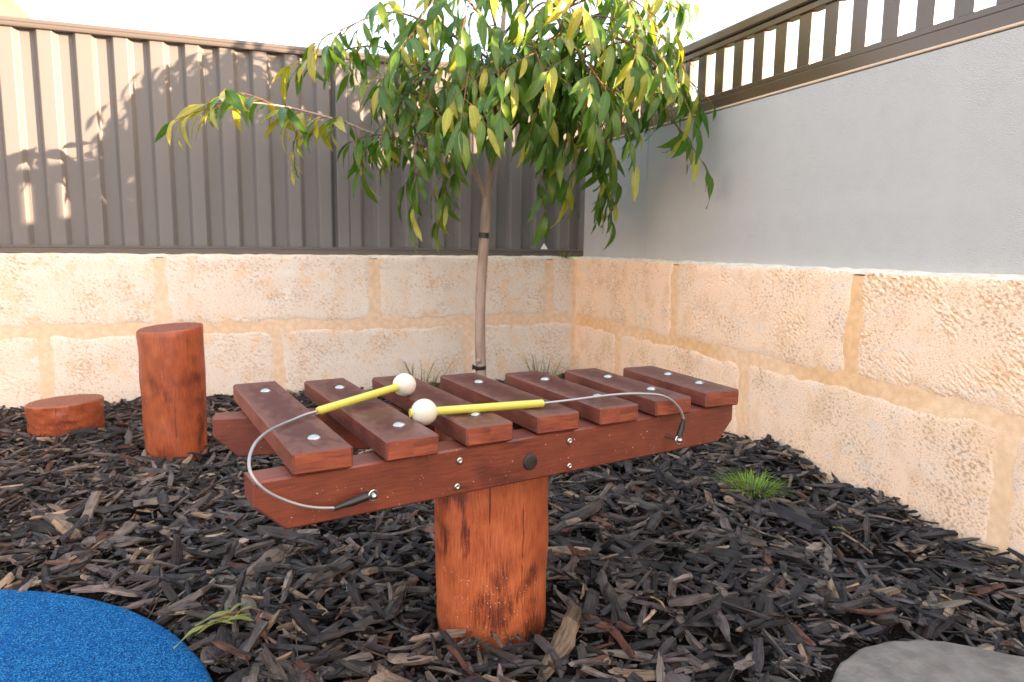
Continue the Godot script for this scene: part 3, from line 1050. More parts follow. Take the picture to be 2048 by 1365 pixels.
func build_xylophone() -> void:
	var at := Vector3(-1.311, 0, 2.39)
	var x := thing("xylophone", "red-stained timber outdoor xylophone of seven bars on one round post", "xylophone", at)
	# the texture's seam is turned away from the camera
	put("post", post_mesh(0.119, 0.117, 0.475, 81, 0.035, Vector2.ZERO, 0.1), M.post, x, Transform3D(Basis(Vector3.UP, deg_to_rad(20)), Vector3(0, -0.05, 0)))
	put("post_top", disc_mesh(0.119, 0.425, Vector2.ZERO, 81, 0.035), M.log_top, x)
	# front beam: front face through c with direction d
	var c := Vector3(-1.2640, 0.442, 2.5534)
	var front := put("beam", beam_mesh(1.05, 0.083, 0.06), M.beam, x, Transform3D(Basis(Vector3.UP, atan2(0.2157, 0.9764)), c - at))
	var sc := mesh_of(lathe([[0.0, -0.0005], [0.0012, -0.0005], [0.002, 0.0010], [0.0035, 0.0016], [0.0052, 0.0012], [0.0058, 0.0], [0.0058, -0.002]], 18))
	var ring := mesh_of(lathe([[0.0, 0.0006], [0.0072, 0.0006], [0.0078, 0.0]], 20))
	var face := Basis(Vector3.RIGHT, PI / 2)
	for p in [[-0.18, -0.021], [-0.185, -0.067], [0.059, -0.020], [0.06, -0.070]]:
		put("screw_recess", ring, mat(lin(0.09, 0.03, 0.02), 0.8), front, Transform3D(face, Vector3(p[0], p[1], 0.0004)))
		put("screw", sc, M.steel, front, Transform3D(face, Vector3(p[0], p[1], 0.0012)))
	put("bolt_cap", mesh_of(lathe([[0.0, 0.0045], [0.0125, 0.0045], [0.0148, 0.0030], [0.0155, 0.0], [0.0155, -0.002]], 28)), M.cap, front, Transform3D(face, Vector3(-0.032, -0.047, 0.0)))
	# back beam
	var bd := Vector3(0.9963, 0, 0.0858)
	var bc := Vector3(-1.851, 0.442, 2.239) + bd * 0.56
	put("beam", beam_mesh(1.12, 0.083, 0.055), M.beam, x, Transform3D(Basis(Vector3.UP, -atan2(bd.z, bd.x)), bc - at))
	# bars: centre x, z, length, turn in degrees, and their bolts (world x, z)
	var bars := [
		[-1.721, 2.365, 0.588, 9.3, Vector2(-1.747, 2.178), Vector2(-1.681, 2.583)],
		[-1.573, 2.355, 0.556, 9.2, Vector2(-1.594, 2.186), Vector2(-1.535, 2.544)],
		[-1.423, 2.335, 0.514, 9.2, Vector2(-1.441, 2.200), Vector2(-1.386, 2.508)],
		[-1.269, 2.327, 0.457, 9.0, Vector2(-1.285, 2.214), Vector2(-1.240, 2.470)],
		[-1.118, 2.324, 0.415, 7.2, Vector2(-1.126, 2.228), Vector2(-1.093, 2.434)],
		[-0.967, 2.313, 0.380, 5.4, Vector2(-0.967, 2.242), Vector2(-0.944, 2.402)],
		[-0.812, 2.301, 0.332, 3.8, Vector2(-0.807, 2.255), Vector2(-0.798, 2.373)]]
	var dm := dome()
	var k := 0
	for b in bars:
		var turn := Basis(Vector3.UP, deg_to_rad(b[3] - 90.0))
		var t := Transform3D(turn, Vector3(b[0], 0.462, b[1]) - at)
		var o := put("bar", bar_mesh(b[2], 0.036, 0.093, 0.0035, [M.bar_top[k % 4], M.bar_side[k % 3], M.bar_end[k % 3]]), null, x, t)
		for q in [b[4], b[5]]:
			var w := t.affine_inverse() * (Vector3(q.x, 0.480, q.y) - at)
			put("bolt", dm, M.zinc, o, Transform3D(Basis(), Vector3(w.x, 0.0181, w.z)))
		for q in [b[4], b[5]]:
			var w := t.affine_inverse() * (Vector3(q.x, 0.443, q.y) - at)
			put("spacer", mesh_of(lathe([[0.0, 0.0016], [0.012, 0.0016], [0.012, -0.0016], [0.0, -0.0016]], 16)), M.black, o, Transform3D(Basis(), Vector3(w.x, -0.0194, w.z)))
		k += 1
	# tether anchors on the front beam
	build_mallet("mallet with its wire cable looping down over the beam's free end", Vector3(-1.664, 0.4895, 2.440), Vector3(-1.478, 0.503, 2.312),
		[Vector3(-1.650, 0.490, 2.430), Vector3(-1.664, 0.4895, 2.440), Vector3(-1.684, 0.488, 2.452), Vector3(-1.708, 0.4855, 2.475), Vector3(-1.730, 0.486, 2.508), Vector3(-1.747, 0.489, 2.548), Vector3(-1.759, 0.490, 2.581), Vector3(-1.770, 0.488, 2.614), Vector3(-1.777, 0.482, 2.641), Vector3(-1.780, 0.475, 2.662), Vector3(-1.779, 0.464, 2.679), Vector3(-1.771, 0.449, 2.686), Vector3(-1.756, 0.432, 2.685), Vector3(-1.736, 0.417, 2.680), Vector3(-1.711, 0.403, 2.675), Vector3(-1.685, 0.393, 2.668), Vector3(-1.655, 0.3865, 2.660)],
		[Vector3(-1.66, 0.3865, 2.661), Vector3(-1.635, 0.391, 2.656), Vector3(-1.607, 0.396, 2.650)], Vector3(-1.598, 0.395, 2.646))
	build_mallet("mallet lying across the middle bars, cable bending to the short bars", Vector3(-1.243, 0.4885, 2.497), Vector3(-1.482, 0.4905, 2.507),
		[Vector3(-1.255, 0.4885, 2.497), Vector3(-1.243, 0.4885, 2.497), Vector3(-1.21, 0.490, 2.498), Vector3(-1.178, 0.492, 2.50), Vector3(-1.125, 0.496, 2.504), Vector3(-1.07, 0.498, 2.507), Vector3(-1.026, 0.496, 2.51), Vector3(-0.992, 0.492, 2.513), Vector3(-0.967, 0.481, 2.516), Vector3(-0.949, 0.464, 2.518), Vector3(-0.939, 0.448, 2.518), Vector3(-0.935, 0.434, 2.518)],
		[Vector3(-0.935, 0.439, 2.517), Vector3(-0.939, 0.422, 2.518), Vector3(-0.946, 0.404, 2.52)], Vector3(-0.948, 0.396, 2.521))

func build_mallet(label: String, tail: Vector3, head: Vector3, cable: Array, sleeve: Array, eye: Vector3) -> void:
	var m := thing("mallet", "yellow handled " + label, "mallet", head, "tethered mallets")
	var d := (head - tail).normalized()
	var hp := []
	var hr := []
	for s in [[0.0, 0.0052], [0.0015, 0.0068], [0.004, 0.0078], [0.05, 0.0079], [0.1, 0.0079], [1.0, 0.0079]]:
		if s[0] < 0.9: hp.append(tail + d * s[0] - head)
		else: hp.append(d * 0.0265)
		hr.append(s[1])
	put("handle", mesh_of(tube(hp, hr, 20)), M.yellow, m)
	put("ball", ball(0.0242, 20, 32), M.rubber_ball, m)
	var cp := spline(cable, 5)
	var rel := []
	var cr := []
	for p in cp:
		rel.append(p - head)
		cr.append(0.0026)
	put("cable", mesh_of(tube(rel, cr, 10)), M.cable, m)
	var sp := spline(sleeve, 4)
	rel = []
	cr = []
	for k in sp.size():
		rel.append(sp[k] - head)
		cr.append(0.0042 if k < 3 else (0.0066 if k > 3 else 0.0055))
	put("sleeve", mesh_of(tube(rel, cr, 14)), M.black, m)
	# eyelet loop and acorn bolt standing out of the beam
	var out := Vector3(0.2157, 0, 0.9764)
	var e: Vector3 = eye - head
	var loop := []
	var lr := []
	var dirn: Vector3 = (sleeve[2] - eye).normalized()
	var other := out.cross(dirn).normalized()
	for k in 13:
		var g := TAU * k / 12.0
		loop.append(e + dirn * cos(g) * 0.0085 + other * sin(g) * 0.0085)
		lr.append(0.0017)
	put("eyelet", mesh_of(tube(loop, lr, 8, Color.WHITE, false)), M.steel, m)
	var along := Basis(out.cross(Vector3.UP).normalized(), out, -Vector3.UP).orthonormalized()
	var depth: float = (eye - Vector3(-1.2640, 0.442, 2.5534)).dot(out)
	put("anchor_bolt", mesh_of(lathe([[0.0, 0.0095], [0.003, 0.0088], [0.0055, 0.006], [0.0062, 0.002], [0.0062, -0.002], [0.0036, -0.0025], [0.0036, -depth - 0.004]], 16)), M.zinc, m, Transform3D(along, e))

# ------------------------------------------------------------------ logs and small plants
func build_logs() -> void:
	var l := thing("timber_post", "tall round reddish timber post standing in the mulch by the limestone", "post", Vector3(-2.05, 0, 0.905))
	put("log_body", post_mesh(0.110, 0.104, 0.53, 83, 0.05, Vector2(0.07, -0.02)), M.log, l, Transform3D(Basis(Vector3.UP, deg_to_rad(15)), Vector3(0, -0.05, 0)))
	put("log_end", disc_mesh(0.110, 0.53, Vector2(0.07, -0.02), 83, 0.05), M.log_top, l, Transform3D(Basis(Vector3.UP, deg_to_rad(15)), Vector3(0, -0.05, 0)))
	var s := thing("timber_stump", "short wide reddish timber stump with a slanted top", "stump", Vector3(-2.5, 0, 0.45))
	put("log_body", post_mesh(0.138, 0.130, 0.20, 87, 0.05, Vector2(0.05, 0.02)), M.log, s, Transform3D(Basis(Vector3.UP, deg_to_rad(-20)), Vector3(0, -0.06, 0)))
	put("log_end", disc_mesh(0.138, 0.20, Vector2(0.05, 0.02), 87, 0.05), M.log_top, s, Transform3D(Basis(Vector3.UP, deg_to_rad(-20)), Vector3(0, -0.06, 0)))

func blades(r: RandomNumberGenerator, count: int, rad: float, h0: float, h1: float, w: float, lean: float, cols: Array) -> ArrayMesh:
	var a := arr()
	for k in count:
		var g := r.randf() * TAU
		var q := sqrt(r.randf()) * rad * 0.55
		var base := Vector3(cos(g) * q, -0.012, sin(g) * q)
		var out := Vector3(cos(g + r.randfn(0, 0.5)), 0, sin(g + r.randfn(0, 0.5)))
		var h := r.randf_range(h0, h1)
		var l := lean * r.randf_range(0.4, 1.3) * (0.3 + q / rad * 1.4)
		var side := out.cross(Vector3.UP).normalized() * w * r.randf_range(0.7, 1.3)
		var col: Color = cols[r.randi() % cols.size()] * r.randf_range(0.75, 1.25)
		col.a = 1.0
		var m1 := base + Vector3.UP * h * 0.5 + out * h * l * 0.35
		var m2 := base + Vector3.UP * h * 0.85 + out * h * l * 0.8
		var tip := base + Vector3.UP * h * (1.0 - 0.12 * l) + out * h * l * 1.25
		quad(a, base - side, base + side, m1 + side * 0.85, m1 - side * 0.85, Vector2(), Vector2(), Vector2(), Vector2(), col)
		quad(a, m1 - side * 0.85, m1 + side * 0.85, m2 + side * 0.5, m2 - side * 0.5, Vector2(), Vector2(), Vector2(), Vector2(), col)
		tri(a, m2 - side * 0.5, m2 + side * 0.5, tip, Vector2(), Vector2(), Vector2(), col)
	return mesh_of(a)

func build_small_plants() -> void:
	var r := RandomNumberGenerator.new()
	r.seed = 909
	var g := thing("grass_tuft", "bright green fine-leaved grass tuft growing in the mulch", "plant", Vector3(-0.30, ground_y(-0.30, 1.99), 1.99), "low tufts")
	put("grass_blades", blades(r, 560, 0.095, 0.032, 0.07, 0.0011, 1.15, [Color(0.16, 0.30, 0.03), Color(0.24, 0.40, 0.05), Color(0.10, 0.20, 0.02), Color(0.30, 0.40, 0.10)]), M.grass, g)
	var spots := [[-0.985, 0.24, "sparse dry tuft behind the mallet ball at the limestone wall"], [-0.295, 0.26, "sparse dry tuft right of the tree trunk at the limestone wall"]]
	for s in spots:
		var t := thing("grass_tuft", s[2], "plant", Vector3(s[0], ground_y(s[0], s[1]), s[1]), "low tufts")
		put("grass_blades", blades(r, 80, 0.17, 0.10, 0.22, 0.0026, 0.7, [Color(0.16, 0.16, 0.05), Color(0.28, 0.20, 0.08), Color(0.10, 0.13, 0.04)]), M.grass, t)
	var wd := thing("weed", "tiny green weed rooted on the wall top in the corner", "plant", Vector3(-0.045, 0.722, -0.03))
	put("weed_leaves", blades(r, 26, 0.045, 0.025, 0.06, 0.0035, 1.2, [Color(0.10, 0.17, 0.05), Color(0.20, 0.22, 0.08)]), M.grass, wd)
	var tg := arr()
	tri(tg, Vector3(-0.022, 0, 0.002), Vector3(0.0, 0.036, 0.0), Vector3(0.024, 0.0, 0.002))
	tri(tg, Vector3(-0.022, 0, -0.002), Vector3(0.024, 0.0, -0.002), Vector3(0.0, 0.036, -0.001))
	quad(tg, Vector3(-0.022, 0, 0.002), Vector3(0.024, 0, 0.002), Vector3(0.024, 0, -0.002), Vector3(-0.022, 0, -0.002))
	var tt := put("render_shard", mesh_of(tg), M.white, self, Transform3D(Basis(), Vector3(-0.163, 0.7686, -0.082)))
	tag(tt, "small white triangular shard on the fence's bottom rail", "shard")
	# fallen leaves
	var pale := leaf_shape(r, 0.13, 0.5, 0.6)
	var cl := thing("fallen_sprig", "wilted pale green leaf sprig lying at the blue path's edge", "leaf sprig", Vector3(-1.845, 0.032, 2.285))
	for k in 9:
		var gq := deg_to_rad(20.0 + 30.0 * r.randfn(0, 1.0) + (180.0 if k % 3 == 0 else 0.0))
		var b := Basis(Vector3.UP, gq) * Basis(Vector3.RIGHT, r.randf_range(-0.8, 0.8)) * Basis(Vector3.BACK, r.randf_range(-0.1, 0.35))
		put("leaf", mesh_of(tint_shape(pale, Color(0.42, 0.46, 0.17) * r.randf_range(0.8, 1.15))), M.leaf, cl, Transform3D(b.scaled_local(Vector3.ONE * r.randf_range(0.045, 0.075)), Vector3(r.randf_range(-0.03, 0.02), r.randf_range(0.006, 0.022), r.randf_range(-0.015, 0.02))))
	put("stem", mesh_of(tube([Vector3(-0.05, 0.0, 0.02), Vector3(0.0, 0.014, 0.0), Vector3(0.055, 0.016, -0.01), Vector3(0.11, 0.006, 0.03)], [0.0012, 0.0014, 0.0012, 0.0008], 6)), M.twig, cl)
	var fl := [[-0.325, 2.337, 0.05, Color(0.62, 0.52, 0.20), "yellow and pink fallen leaf on the mulch before the grass tuft"], [-0.994, 2.511, 0.045, Color(0.66, 0.45, 0.30), "cream fallen leaf on the mulch beside the xylophone post"], [-0.377, 2.696, 0.05, Color(0.60, 0.40, 0.22), "buff curled fallen leaf on the mulch near the stepping stone"], [-0.756, 2.043, 0.04, Color(0.60, 0.36, 0.27), "pinkish fallen leaf on the mulch under the short bars"], [-0.62, 1.62, 0.05, Color(0.5, 0.3, 0.2), "brown fallen leaf on the mulch behind the short bars"]]
	for f in fl:
		var sh := leaf_shape(r, 0.2, 0.7, 0.5)
		var o := put("fallen_leaf", mesh_of(tint_shape(sh, f[3])), M.leaf, self, Transform3D((Basis(Vector3.UP, r.randf() * TAU) * Basis(Vector3.RIGHT, r.randf_range(-0.4, 0.4))).scaled_local(Vector3.ONE * f[2]), Vector3(f[0], ground_y(f[0], f[1]) + 0.03, f[1])))
		tag(o, f[4], "leaf", "fallen leaves")

# ------------------------------------------------------------------ tree
# leaf of unit length along +x, upper face +y
func leaf_shape(r: RandomNumberGenerator, width: float, droop: float, fold: float) -> Dictionary:
	var a := arr()
	var n := 8
	var wave := r.randf_range(0.0, 0.045)
	var turn := r.randfn(0.0, 0.5)
	var ph := r.randf() * TAU
	var side := r.randf_range(-0.12, 0.12)
	for k in n + 1:
		var f := float(k) / n
		var w := width * 0.5 * pow(sin(PI * pow(f, 0.82)), 0.85) if f < 1.0 else 0.0
		if f > 0.75: w *= 1.0 - 0.35 * (f - 0.75) / 0.25
		var ang := droop * f
		var x := f if absf(droop) < 0.01 else sin(ang) / droop
		var y := 0.0 if absf(droop) < 0.01 else -(1.0 - cos(ang)) / droop
		for s in [-1.0, 0.0, 1.0]:
			var lift := absf(s) * w * fold + sin(f * 9.0 + ph + s) * wave * absf(s)
			var q := Vector2(s * w, lift).rotated(turn * f)
			a.v.append(Vector3(x, y + q.y, q.x + side * f * f))
			a.u.append(Vector2(f, s * 0.5 + 0.5))
			a.c.append(Color.WHITE)
	grid_index(a, 3, n + 1, true)
	smooth(a)
	return a

func leaf_tone(r: RandomNumberGenerator) -> Color:
	var k := r.randf()
	var b := r.randf_range(0.8, 1.25)
	if k < 0.30: return Color(0.080, 0.20, 0.030) * b
	if k < 0.72: return Color(0.145, 0.29, 0.042) * b
	if k < 0.955: return Color(0.27, 0.42, 0.065) * b
	if k < 0.992: return Color(0.46, 0.47, 0.07) * b
	return Color(0.34, 0.22, 0.08) * b

func build_tree() -> void:
	var r := RandomNumberGenerator.new()
	r.seed = 1717
	var base := Vector3(-0.713, 0, 0.45)
	var t := thing("young_tree", "young leafy tree with slim pale trunk growing before the corner", "tree", base)
	var tr := [Vector3(-0.712, -0.06, 0.45), Vector3(-0.713, 0.126, 0.45), Vector3(-0.720, 0.327, 0.45), Vector3(-0.719, 0.524, 0.45), Vector3(-0.711, 0.67, 0.45), Vector3(-0.702, 0.814, 0.45), Vector3(-0.693, 0.958, 0.45), Vector3(-0.686, 1.052, 0.45), Vector3(-0.670, 1.169, 0.46), Vector3(-0.662, 1.261, 0.47), Vector3(-0.662, 1.42, 0.48), Vector3(-0.646, 1.642, 0.5), Vector3(-0.631, 1.902, 0.52), Vector3(-0.61, 2.162, 0.52)]
	var tp := spline(tr, 4)
	var rel := []
	var rad := []
	for p in tp:
		rel.append(p - base)
		var f := clampf((p.y + 0.06) / 2.2, 0, 1)
		rad.append(lerpf(0.027, 0.0235, f / 0.5) if f < 0.5 else lerpf(0.024, 0.005, (f - 0.5) / 0.5))
	for k in rad.size():
		if tp[k].y > 0.98: rad[k] = minf(rad[k], 0.020)
	put("trunk", mesh_of(tube(rel, rad, 20)), M.bark, t)
	# ties left on the trunk, pruning scars
	put("tie_band", mesh_of(tube([Vector3(-0.704, 0.822, 0.45) - base, Vector3(-0.7025, 0.848, 0.45) - base], [0.0262, 0.0260], 20, Color.WHITE, false)), M.black, t)
	put("tie_band", mesh_of(tube([Vector3(-0.7175, 0.178, 0.45) - base, Vector3(-0.7185, 0.197, 0.45) - base], [0.0292, 0.0292], 20, Color.WHITE, false)), M.black, t)
	put("tie_tail", mesh_of(tube([Vector3(-0.755, 0.19, 0.47) - base, Vector3(-0.765, 0.205, 0.485) - base, Vector3(-0.77, 0.185, 0.49) - base], [0.005, 0.006, 0.004], 8)), M.black, t)
	for k in [[0.225, -0.012, 0.014], [0.56, 0.014, 0.006], [0.64, 0.026, 0.005]]:
		put("knot", ball(k[2], 8, 12), M.bark, t, Transform3D(Basis(), Vector3(-0.72 + k[1], k[0], 0.470) - base))
	# limbs: control points in world, start and end radius
	var limbs := [
		[[Vector3(-0.690, 1.00, 0.45), Vector3(-0.715, 1.06, 0.457), Vector3(-0.74, 1.108, 0.46), Vector3(-0.786, 1.197, 0.47), Vector3(-0.819, 1.282, 0.5), Vector3(-0.88, 1.364, 0.52), Vector3(-0.969, 1.418, 0.55), Vector3(-1.10, 1.46, 0.60)], 0.016, 0.006],
		[[Vector3(-0.785, 1.19, 0.47), Vector3(-0.886, 1.204, 0.5), Vector3(-0.985, 1.223, 0.52), Vector3(-1.126, 1.247, 0.54), Vector3(-1.26, 1.268, 0.56), Vector3(-1.367, 1.301, 0.57), Vector3(-1.511, 1.33, 0.58), Vector3(-1.631, 1.344, 0.6), Vector3(-1.746, 1.345, 0.62), Vector3(-1.84, 1.325, 0.63)], 0.0075, 0.002]]
	# tips the limbs reach: position and how high the limb arches
	var tips := [
		[Vector3(-1.43, 1.60, 0.45), 0.12], [Vector3(-1.36, 1.70, 0.50), 0.12], [Vector3(-1.20, 1.30, 0.70), 0.22], [Vector3(-1.06, 1.10, 0.60), 0.30], [Vector3(-0.93, 1.02, 0.50), 0.30],
		[Vector3(-0.99, 1.33, 1.08), 0.25], [Vector3(-0.86, 1.42, 1.10), 0.22], [Vector3(-0.70, 1.45, 1.15), 0.22], [Vector3(-0.50, 1.40, 1.25), 0.22], [Vector3(-0.40, 1.28, 1.22), 0.25], [Vector3(-0.22, 1.42, 1.30), 0.24], [Vector3(-0.32, 1.55, 1.28), 0.22], [Vector3(-0.05, 1.62, 1.05), 0.2], 
		[Vector3(-0.62, 1.36, 0.98), 0.2], [Vector3(-0.78, 1.40, 0.88), 0.2], [Vector3(-0.52, 1.34, 0.82), 0.22], [Vector3(-0.12, 1.24, 1.24), 0.28], [Vector3(-0.03, 1.44, 1.18), 0.24], [Vector3(-0.22, 1.10, 0.74), 0.34], [Vector3(-0.40, 1.14, 0.66), 0.32],
		[Vector3(-0.48, 1.26, 0.95), 0.26], [Vector3(0.06, 1.82, 0.92), 0.14], [Vector3(-0.25, 1.70, 1.18), 0.18], [Vector3(-0.60, 1.75, 1.15), 0.16], [Vector3(-0.95, 1.68, 0.98), 0.18],
		[Vector3(-1.18, 1.55, 0.75), 0.2], [Vector3(-0.30, 1.35, 0.85), 0.24], [Vector3(-1.12, 1.22, 0.86), 0.28], [Vector3(-0.40, 1.55, 0.25), 0.16], 
		[Vector3(-0.35, 2.1, 0.85), 0.1], [Vector3(-0.62, 2.3, 0.5), 0.05],
		[Vector3(0.02, 2.0, 0.75), 0.1], [Vector3(-0.12, 1.55, 0.95), 0.2], [Vector3(-0.35, 1.9, 1.15), 0.12],
		[Vector3(-0.33, 1.26, 0.95), 0.28], [Vector3(-1.05, 1.75, 0.72), 0.14], [Vector3(-0.5, 1.6, 0.95), 0.2]]
	for q in tips:
		var p: Vector3 = q[0]
		var flat := Vector2(p.x + 0.66, p.z - 0.48).length()
		var sy := clampf(p.y - 0.30 * flat + r.randf_range(0.0, 0.2), 1.20 + r.randf() * 0.15, 2.05)
		var s := trunk_at(tr, sy)
		var m1: Vector3 = s.lerp(p, 0.35) + Vector3(0, q[1] * 0.75, 0)
		var m2: Vector3 = s.lerp(p, 0.7) + Vector3(0, q[1], 0)
		limbs.append([[s, m1, m2, p], 0.0075, 0.002])
	var leaves := []
	var spots := []
	for li in limbs.size():
		var lm: Array = limbs[li]
		var pts := spline(lm[0], 5)
		var n := pts.size()
		rel = []
		rad = []
		var total := 0.0
		for k in n:
			rel.append(pts[k] - base)
			rad.append(lerpf(lm[1], lm[2], float(k) / (n - 1)))
			if k > 0: total += (pts[k] - pts[k - 1]).length()
		put("branch", mesh_of(tube(rel, rad, 7)), M.twig if li > 1 else M.bark, t)
		# twigs along the outer part
		var from := 0.35
		if li == 0: from = 0.6
		if li == 1: from = 0.22
		var gap := 0.072 if li != 1 else 0.042
		var along := 0.0
		var next := total * from
		var flip := 1.0
		for k in range(1, n):
			var seg: Vector3 = pts[k] - pts[k - 1]
			along += seg.length()
			while along >= next:
				var p: Vector3 = pts[k] - seg * ((along - next) / maxf(seg.length(), 1e-5))
				var dir := seg.normalized()
				var lat := dir.cross(Vector3.UP).normalized() * flip
				var td := (dir * r.randf_range(0.3, 0.9) + lat * r.randf_range(0.4, 1.0) + Vector3(0, r.randf_range(-0.45, 0.35), 0)).normalized()
				var tl := r.randf_range(0.09, 0.24)
				if li == 1: tl = r.randf_range(0.07, 0.19)
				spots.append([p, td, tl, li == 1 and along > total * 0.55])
				flip = -flip
				next += gap * r.randf_range(0.7, 1.3)
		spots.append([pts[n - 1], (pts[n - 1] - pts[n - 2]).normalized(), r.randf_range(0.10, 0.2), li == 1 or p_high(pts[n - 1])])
	# hanging sprays under the long left limb and by the trunk
	for q in [Vector3(-1.545, 1.33, 0.60), Vector3(-1.33, 1.29, 0.58), Vector3(-0.93, 1.10, 0.56), Vector3(-0.21, 1.16, 0.76), Vector3(-0.17, 1.18, 0.8), Vector3(-0.50, 1.18, 0.72)]:
		spots.append([q, Vector3(r.randf_range(-0.3, 0.2), -1, r.randf_range(-0.1, 0.3)).normalized(), r.randf_range(0.17, 0.26), false])
	var twigs := arr()
	for sp in spots:
		var p: Vector3 = sp[0]
		var d: Vector3 = sp[1]
		var l: float = sp[2]
		var steps := maxi(2, int(l / 0.038))
		var path := [p]
		var pr := [0.0022]
		var flip := 1.0 if r.randf() < 0.5 else -1.0
		for k in steps:
			d = (d + Vector3(0, -0.03 if sp[3] and p.x < -1.1 else -0.10, 0) + Vector3(r.randfn(0, 0.07), r.randfn(0, 0.05), r.randfn(0, 0.07))).normalized()
			p = p + d * (l / steps)
			if not open_air(p): break
			path.append(p)
			pr.append(lerpf(0.002, 0.0009, float(k) / steps))
			var lat := d.cross(Vector3.UP)
			lat = (lat.normalized() if lat.length() > 0.05 else Vector3.RIGHT) * flip
			var ax := (d * r.randf_range(0.35, 0.9) + lat * r.randf_range(0.35, 0.8) + Vector3(0, -r.randf_range(0.25, 1.25) * (0.5 if sp[3] and p.x < -1.1 else 1.0), 0)).normalized()
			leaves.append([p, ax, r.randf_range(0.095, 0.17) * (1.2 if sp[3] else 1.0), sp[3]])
			flip = -flip
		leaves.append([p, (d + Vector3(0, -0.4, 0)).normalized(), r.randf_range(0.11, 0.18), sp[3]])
		if path.size() > 1:
			var rl := []
			for q in path: rl.append(q - base)
			add_to(twigs, tube(rl, pr, 5, Color.WHITE, false), Transform3D())
	var shapes := []
	for k in 14:
		shapes.append(leaf_shape(r, r.randf_range(0.18, 0.27), r.randf_range(0.2, 1.3), r.randf_range(0.12, 0.5)))
	var tones := []
	for k in 14: tones.append(leaf_tone(r))
	for k in 4: tones.append(Color(0.50, 0.45, 0.075) * r.randf_range(0.75, 1.15))  # yellow: young leaves on the left limb, sunlight painted in on high tips
	var ready := []
	for s in shapes:
		for c in tones:
			ready.append(tint_shape(s, c))
	var meshes := {}
	# nearest leaves are parts of their own
	var fw := Vector3(0.3441, -0.1357, -0.929)
	var list := []
	for lf in leaves:
		var tip: Vector3 = lf[0] + lf[1] * lf[2]
		if not open_air(tip) or not open_air(lf[0]): continue
		var view: Vector3 = lf[0] - CAM
		var dz := view.dot(fw)
		var inside: bool = lf[0].y < 1.95 + 0.1 * (3.0 - dz)
		list.append([dz / lf[2] + (0.0 if inside else 100.0), lf])
	list.sort_custom(func(a, b): return a[0] < b[0])
	var crown := put("crown", mesh_of(twigs), M.twig, t)
	var mass := arr()
	var nth := 0
	for e in list:
		var lf: Array = e[1]
		var ax: Vector3 = lf[1]
		var outw: Vector3 = lf[0] - Vector3(-0.66, lf[0].y - 0.25, 0.48)
		var up := (outw.normalized() + Vector3(0, 0.8, 0) + Vector3(r.randfn(0, 0.45), r.randfn(0, 0.3), r.randfn(0, 0.45)))
		up = (up - ax * up.dot(ax)).normalized()
		var b := Basis(ax, up, ax.cross(up)).scaled_local(Vector3.ONE * lf[2])
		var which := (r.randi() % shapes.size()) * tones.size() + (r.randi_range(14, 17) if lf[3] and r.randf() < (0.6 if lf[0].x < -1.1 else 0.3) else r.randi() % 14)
		var tf := Transform3D(b, lf[0] - base)
		if nth < 300:
			if not meshes.has(which): meshes[which] = mesh_of(ready[which])
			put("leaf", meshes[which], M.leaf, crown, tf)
		else:
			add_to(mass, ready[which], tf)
		nth += 1
	tag(put("foliage", mesh_of(mass), M.leaf, crown), "", "", "", "stuff")

func open_air(p: Vector3) -> bool:
	if p.z < -0.04 and p.y < 1.82: return false
	if p.x > 0.03 and p.y < 1.70: return false
	return p.z > -0.3

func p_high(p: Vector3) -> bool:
	return p.y > 1.48 and (p.x < -0.8 or p.z > 0.9)  # high outer and front tips whose leaves get sunlight as yellow colour

func trunk_at(tr: Array, y: float) -> Vector3:
	for k in tr.size() - 1:
		if tr[k + 1].y >= y:
			return tr[k].lerp(tr[k + 1], (y - tr[k].y) / (tr[k + 1].y - tr[k].y))
	return tr[tr.size() - 1]

# ------------------------------------------------------------------ neighbour
func build_neighbour() -> void:
	var o := thing("house", "cream rendered house wall closing the yard on its sunlit side", "house", Vector3(-7.2, 0, 4))
	put("wall", mesh_of(bevel_box(Vector3(-4, -0.1, -4.0), Vector3(0, 2.6, 7), 0.01)), M.house_wall, o)
	var ra := arr()
	var rc := Vector3(-2, 2.9, 1.5)
	var re := [Vector3(0.5, 2.605, 7.5), Vector3(0.5, 2.605, -4.5), Vector3(-4.5, 2.605, -4.5), Vector3(-4.5, 2.605, 7.5)]
	var rr0 := Vector3(-2, 3.9, 5)
	var rr1 := Vector3(-2, 3.9, -2)
	face4(ra, [re[0], re[1], rr1, rr0], rc)
	face3(ra, [re[1], re[2], rr1], rc)
	face4(ra, [re[2], re[3], rr0, rr1], rc)
	face3(ra, [re[3], re[0], rr0], rc)
	face4(ra, [re[0], re[1], re[2], re[3]], rc)
	put("roof", mesh_of(ra), M.house_roof, o)
	var h := thing("house", "pale neighbouring house roof showing above the metal fence", "house", Vector3(-8.2, 0, -9))
	put("wall", mesh_of(bevel_box(Vector3(-4, 0.6, -4), Vector3(3.2, 3.6, 3), 0.02)), M.house_wall, h)
	var a := arr()
	var e := [Vector3(-4.6, 3.6, 3.6), Vector3(3.9, 3.6, 3.6), Vector3(3.9, 3.6, -4.6), Vector3(-4.6, 3.6, -4.6)]
	var r0 := Vector3(-2.2, 5.6, -0.5)
	var r1 := Vector3(0.6, 5.6, -0.5)
	var c := Vector3(0, 4, -0.5)
	face4(a, [e[0], e[1], r1, r0], c)
	face3(a, [e[1], e[2], r1], c)
	face4(a, [e[2], e[3], r0, r1], c)
	face3(a, [e[3], e[0], r0], c)
	face4(a, [e[0], e[1], e[2], e[3]], c)
	put("roof", mesh_of(a), M.house_roof, h)

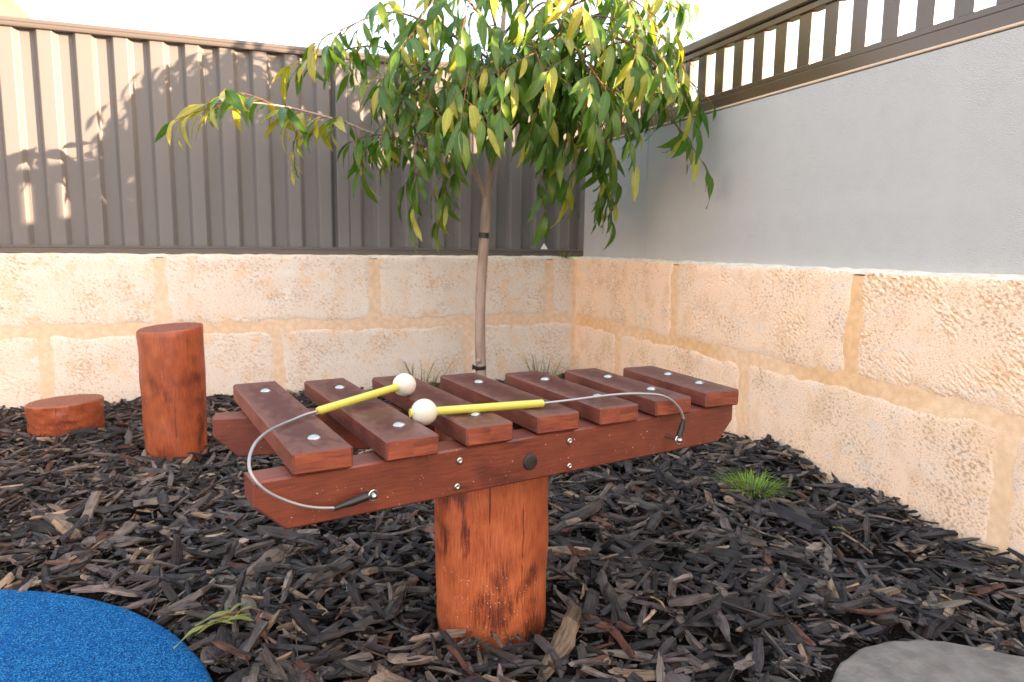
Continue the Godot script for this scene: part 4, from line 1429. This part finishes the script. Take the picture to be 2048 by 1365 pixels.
# ------------------------------------------------------------------ scene
func _ready() -> void:
	rng.seed = 7
	# camera
	var cam := Camera3D.new()
	cam.name = "camera"
	add_child(cam)
	var yaw := 0.3547
	var pit := 0.1361
	var rol := 0.0118
	var fw := Vector3(sin(yaw) * cos(pit), -sin(pit), -cos(yaw) * cos(pit))
	var rt := Vector3(cos(yaw), 0, sin(yaw))
	var up := rt.cross(fw)
	var r2 := rt * cos(rol) + up * sin(rol)
	var u2 := up * cos(rol) - rt * sin(rol)
	cam.transform = Transform3D(Basis(r2, u2, -fw), CAM)
	var ca := CameraAttributesPhysical.new()
	ca.frustum_focal_length = 24.80
	ca.frustum_focus_distance = 1.42
	ca.exposure_aperture = 7.0
	ca.frustum_near = 0.05
	ca.frustum_far = 600.0
	cam.attributes = ca
	cam.fov = 51.64
	cam.near = 0.05
	cam.far = 600.0
	cam.current = true
	# sky and exposure
	var env := Environment.new()
	env.background_mode = Environment.BG_SKY
	var sky := Sky.new()
	var sm := ProceduralSkyMaterial.new()
	sm.sky_top_color = Color(0.53, 0.595, 0.655)
	sm.sky_horizon_color = Color(0.665, 0.70, 0.725)
	sm.sky_curve = 0.25
	sm.ground_horizon_color = Color(0.55, 0.52, 0.48)
	sm.ground_bottom_color = Color(0.25, 0.23, 0.2)
	sm.sun_angle_max = 150.0
	sm.sun_curve = 0.36
	sky.sky_material = sm
	env.sky = sky
	env.tonemap_mode = Environment.TONE_MAPPER_LINEAR
	env.tonemap_exposure = 6.1
	env.sdfgi_enabled = true
	env.ssao_enabled = true
	env.ssil_enabled = true
	var we := WorldEnvironment.new()
	we.name = "environment"
	we.environment = env
	add_child(we)
	# low sun behind the camera's right shoulder
	var sun := DirectionalLight3D.new()
	sun.name = "sun"
	add_child(sun)
	var travel := Vector3(-0.7716, -0.1545, -0.6361).normalized()
	sun.look_at_from_position(Vector3.ZERO, travel)
	sun.light_color = Color(1.0, 0.83, 0.68)
	sun.light_energy = 1.6
	sun.light_angular_distance = 0.5
	sun.shadow_enabled = true
	make_materials()
	build_ground()
	build_limestone()
	build_fence()
	build_right_wall()
	build_neighbour()
	build_logs()
	build_tree()
	build_xylophone()
	build_small_plants()
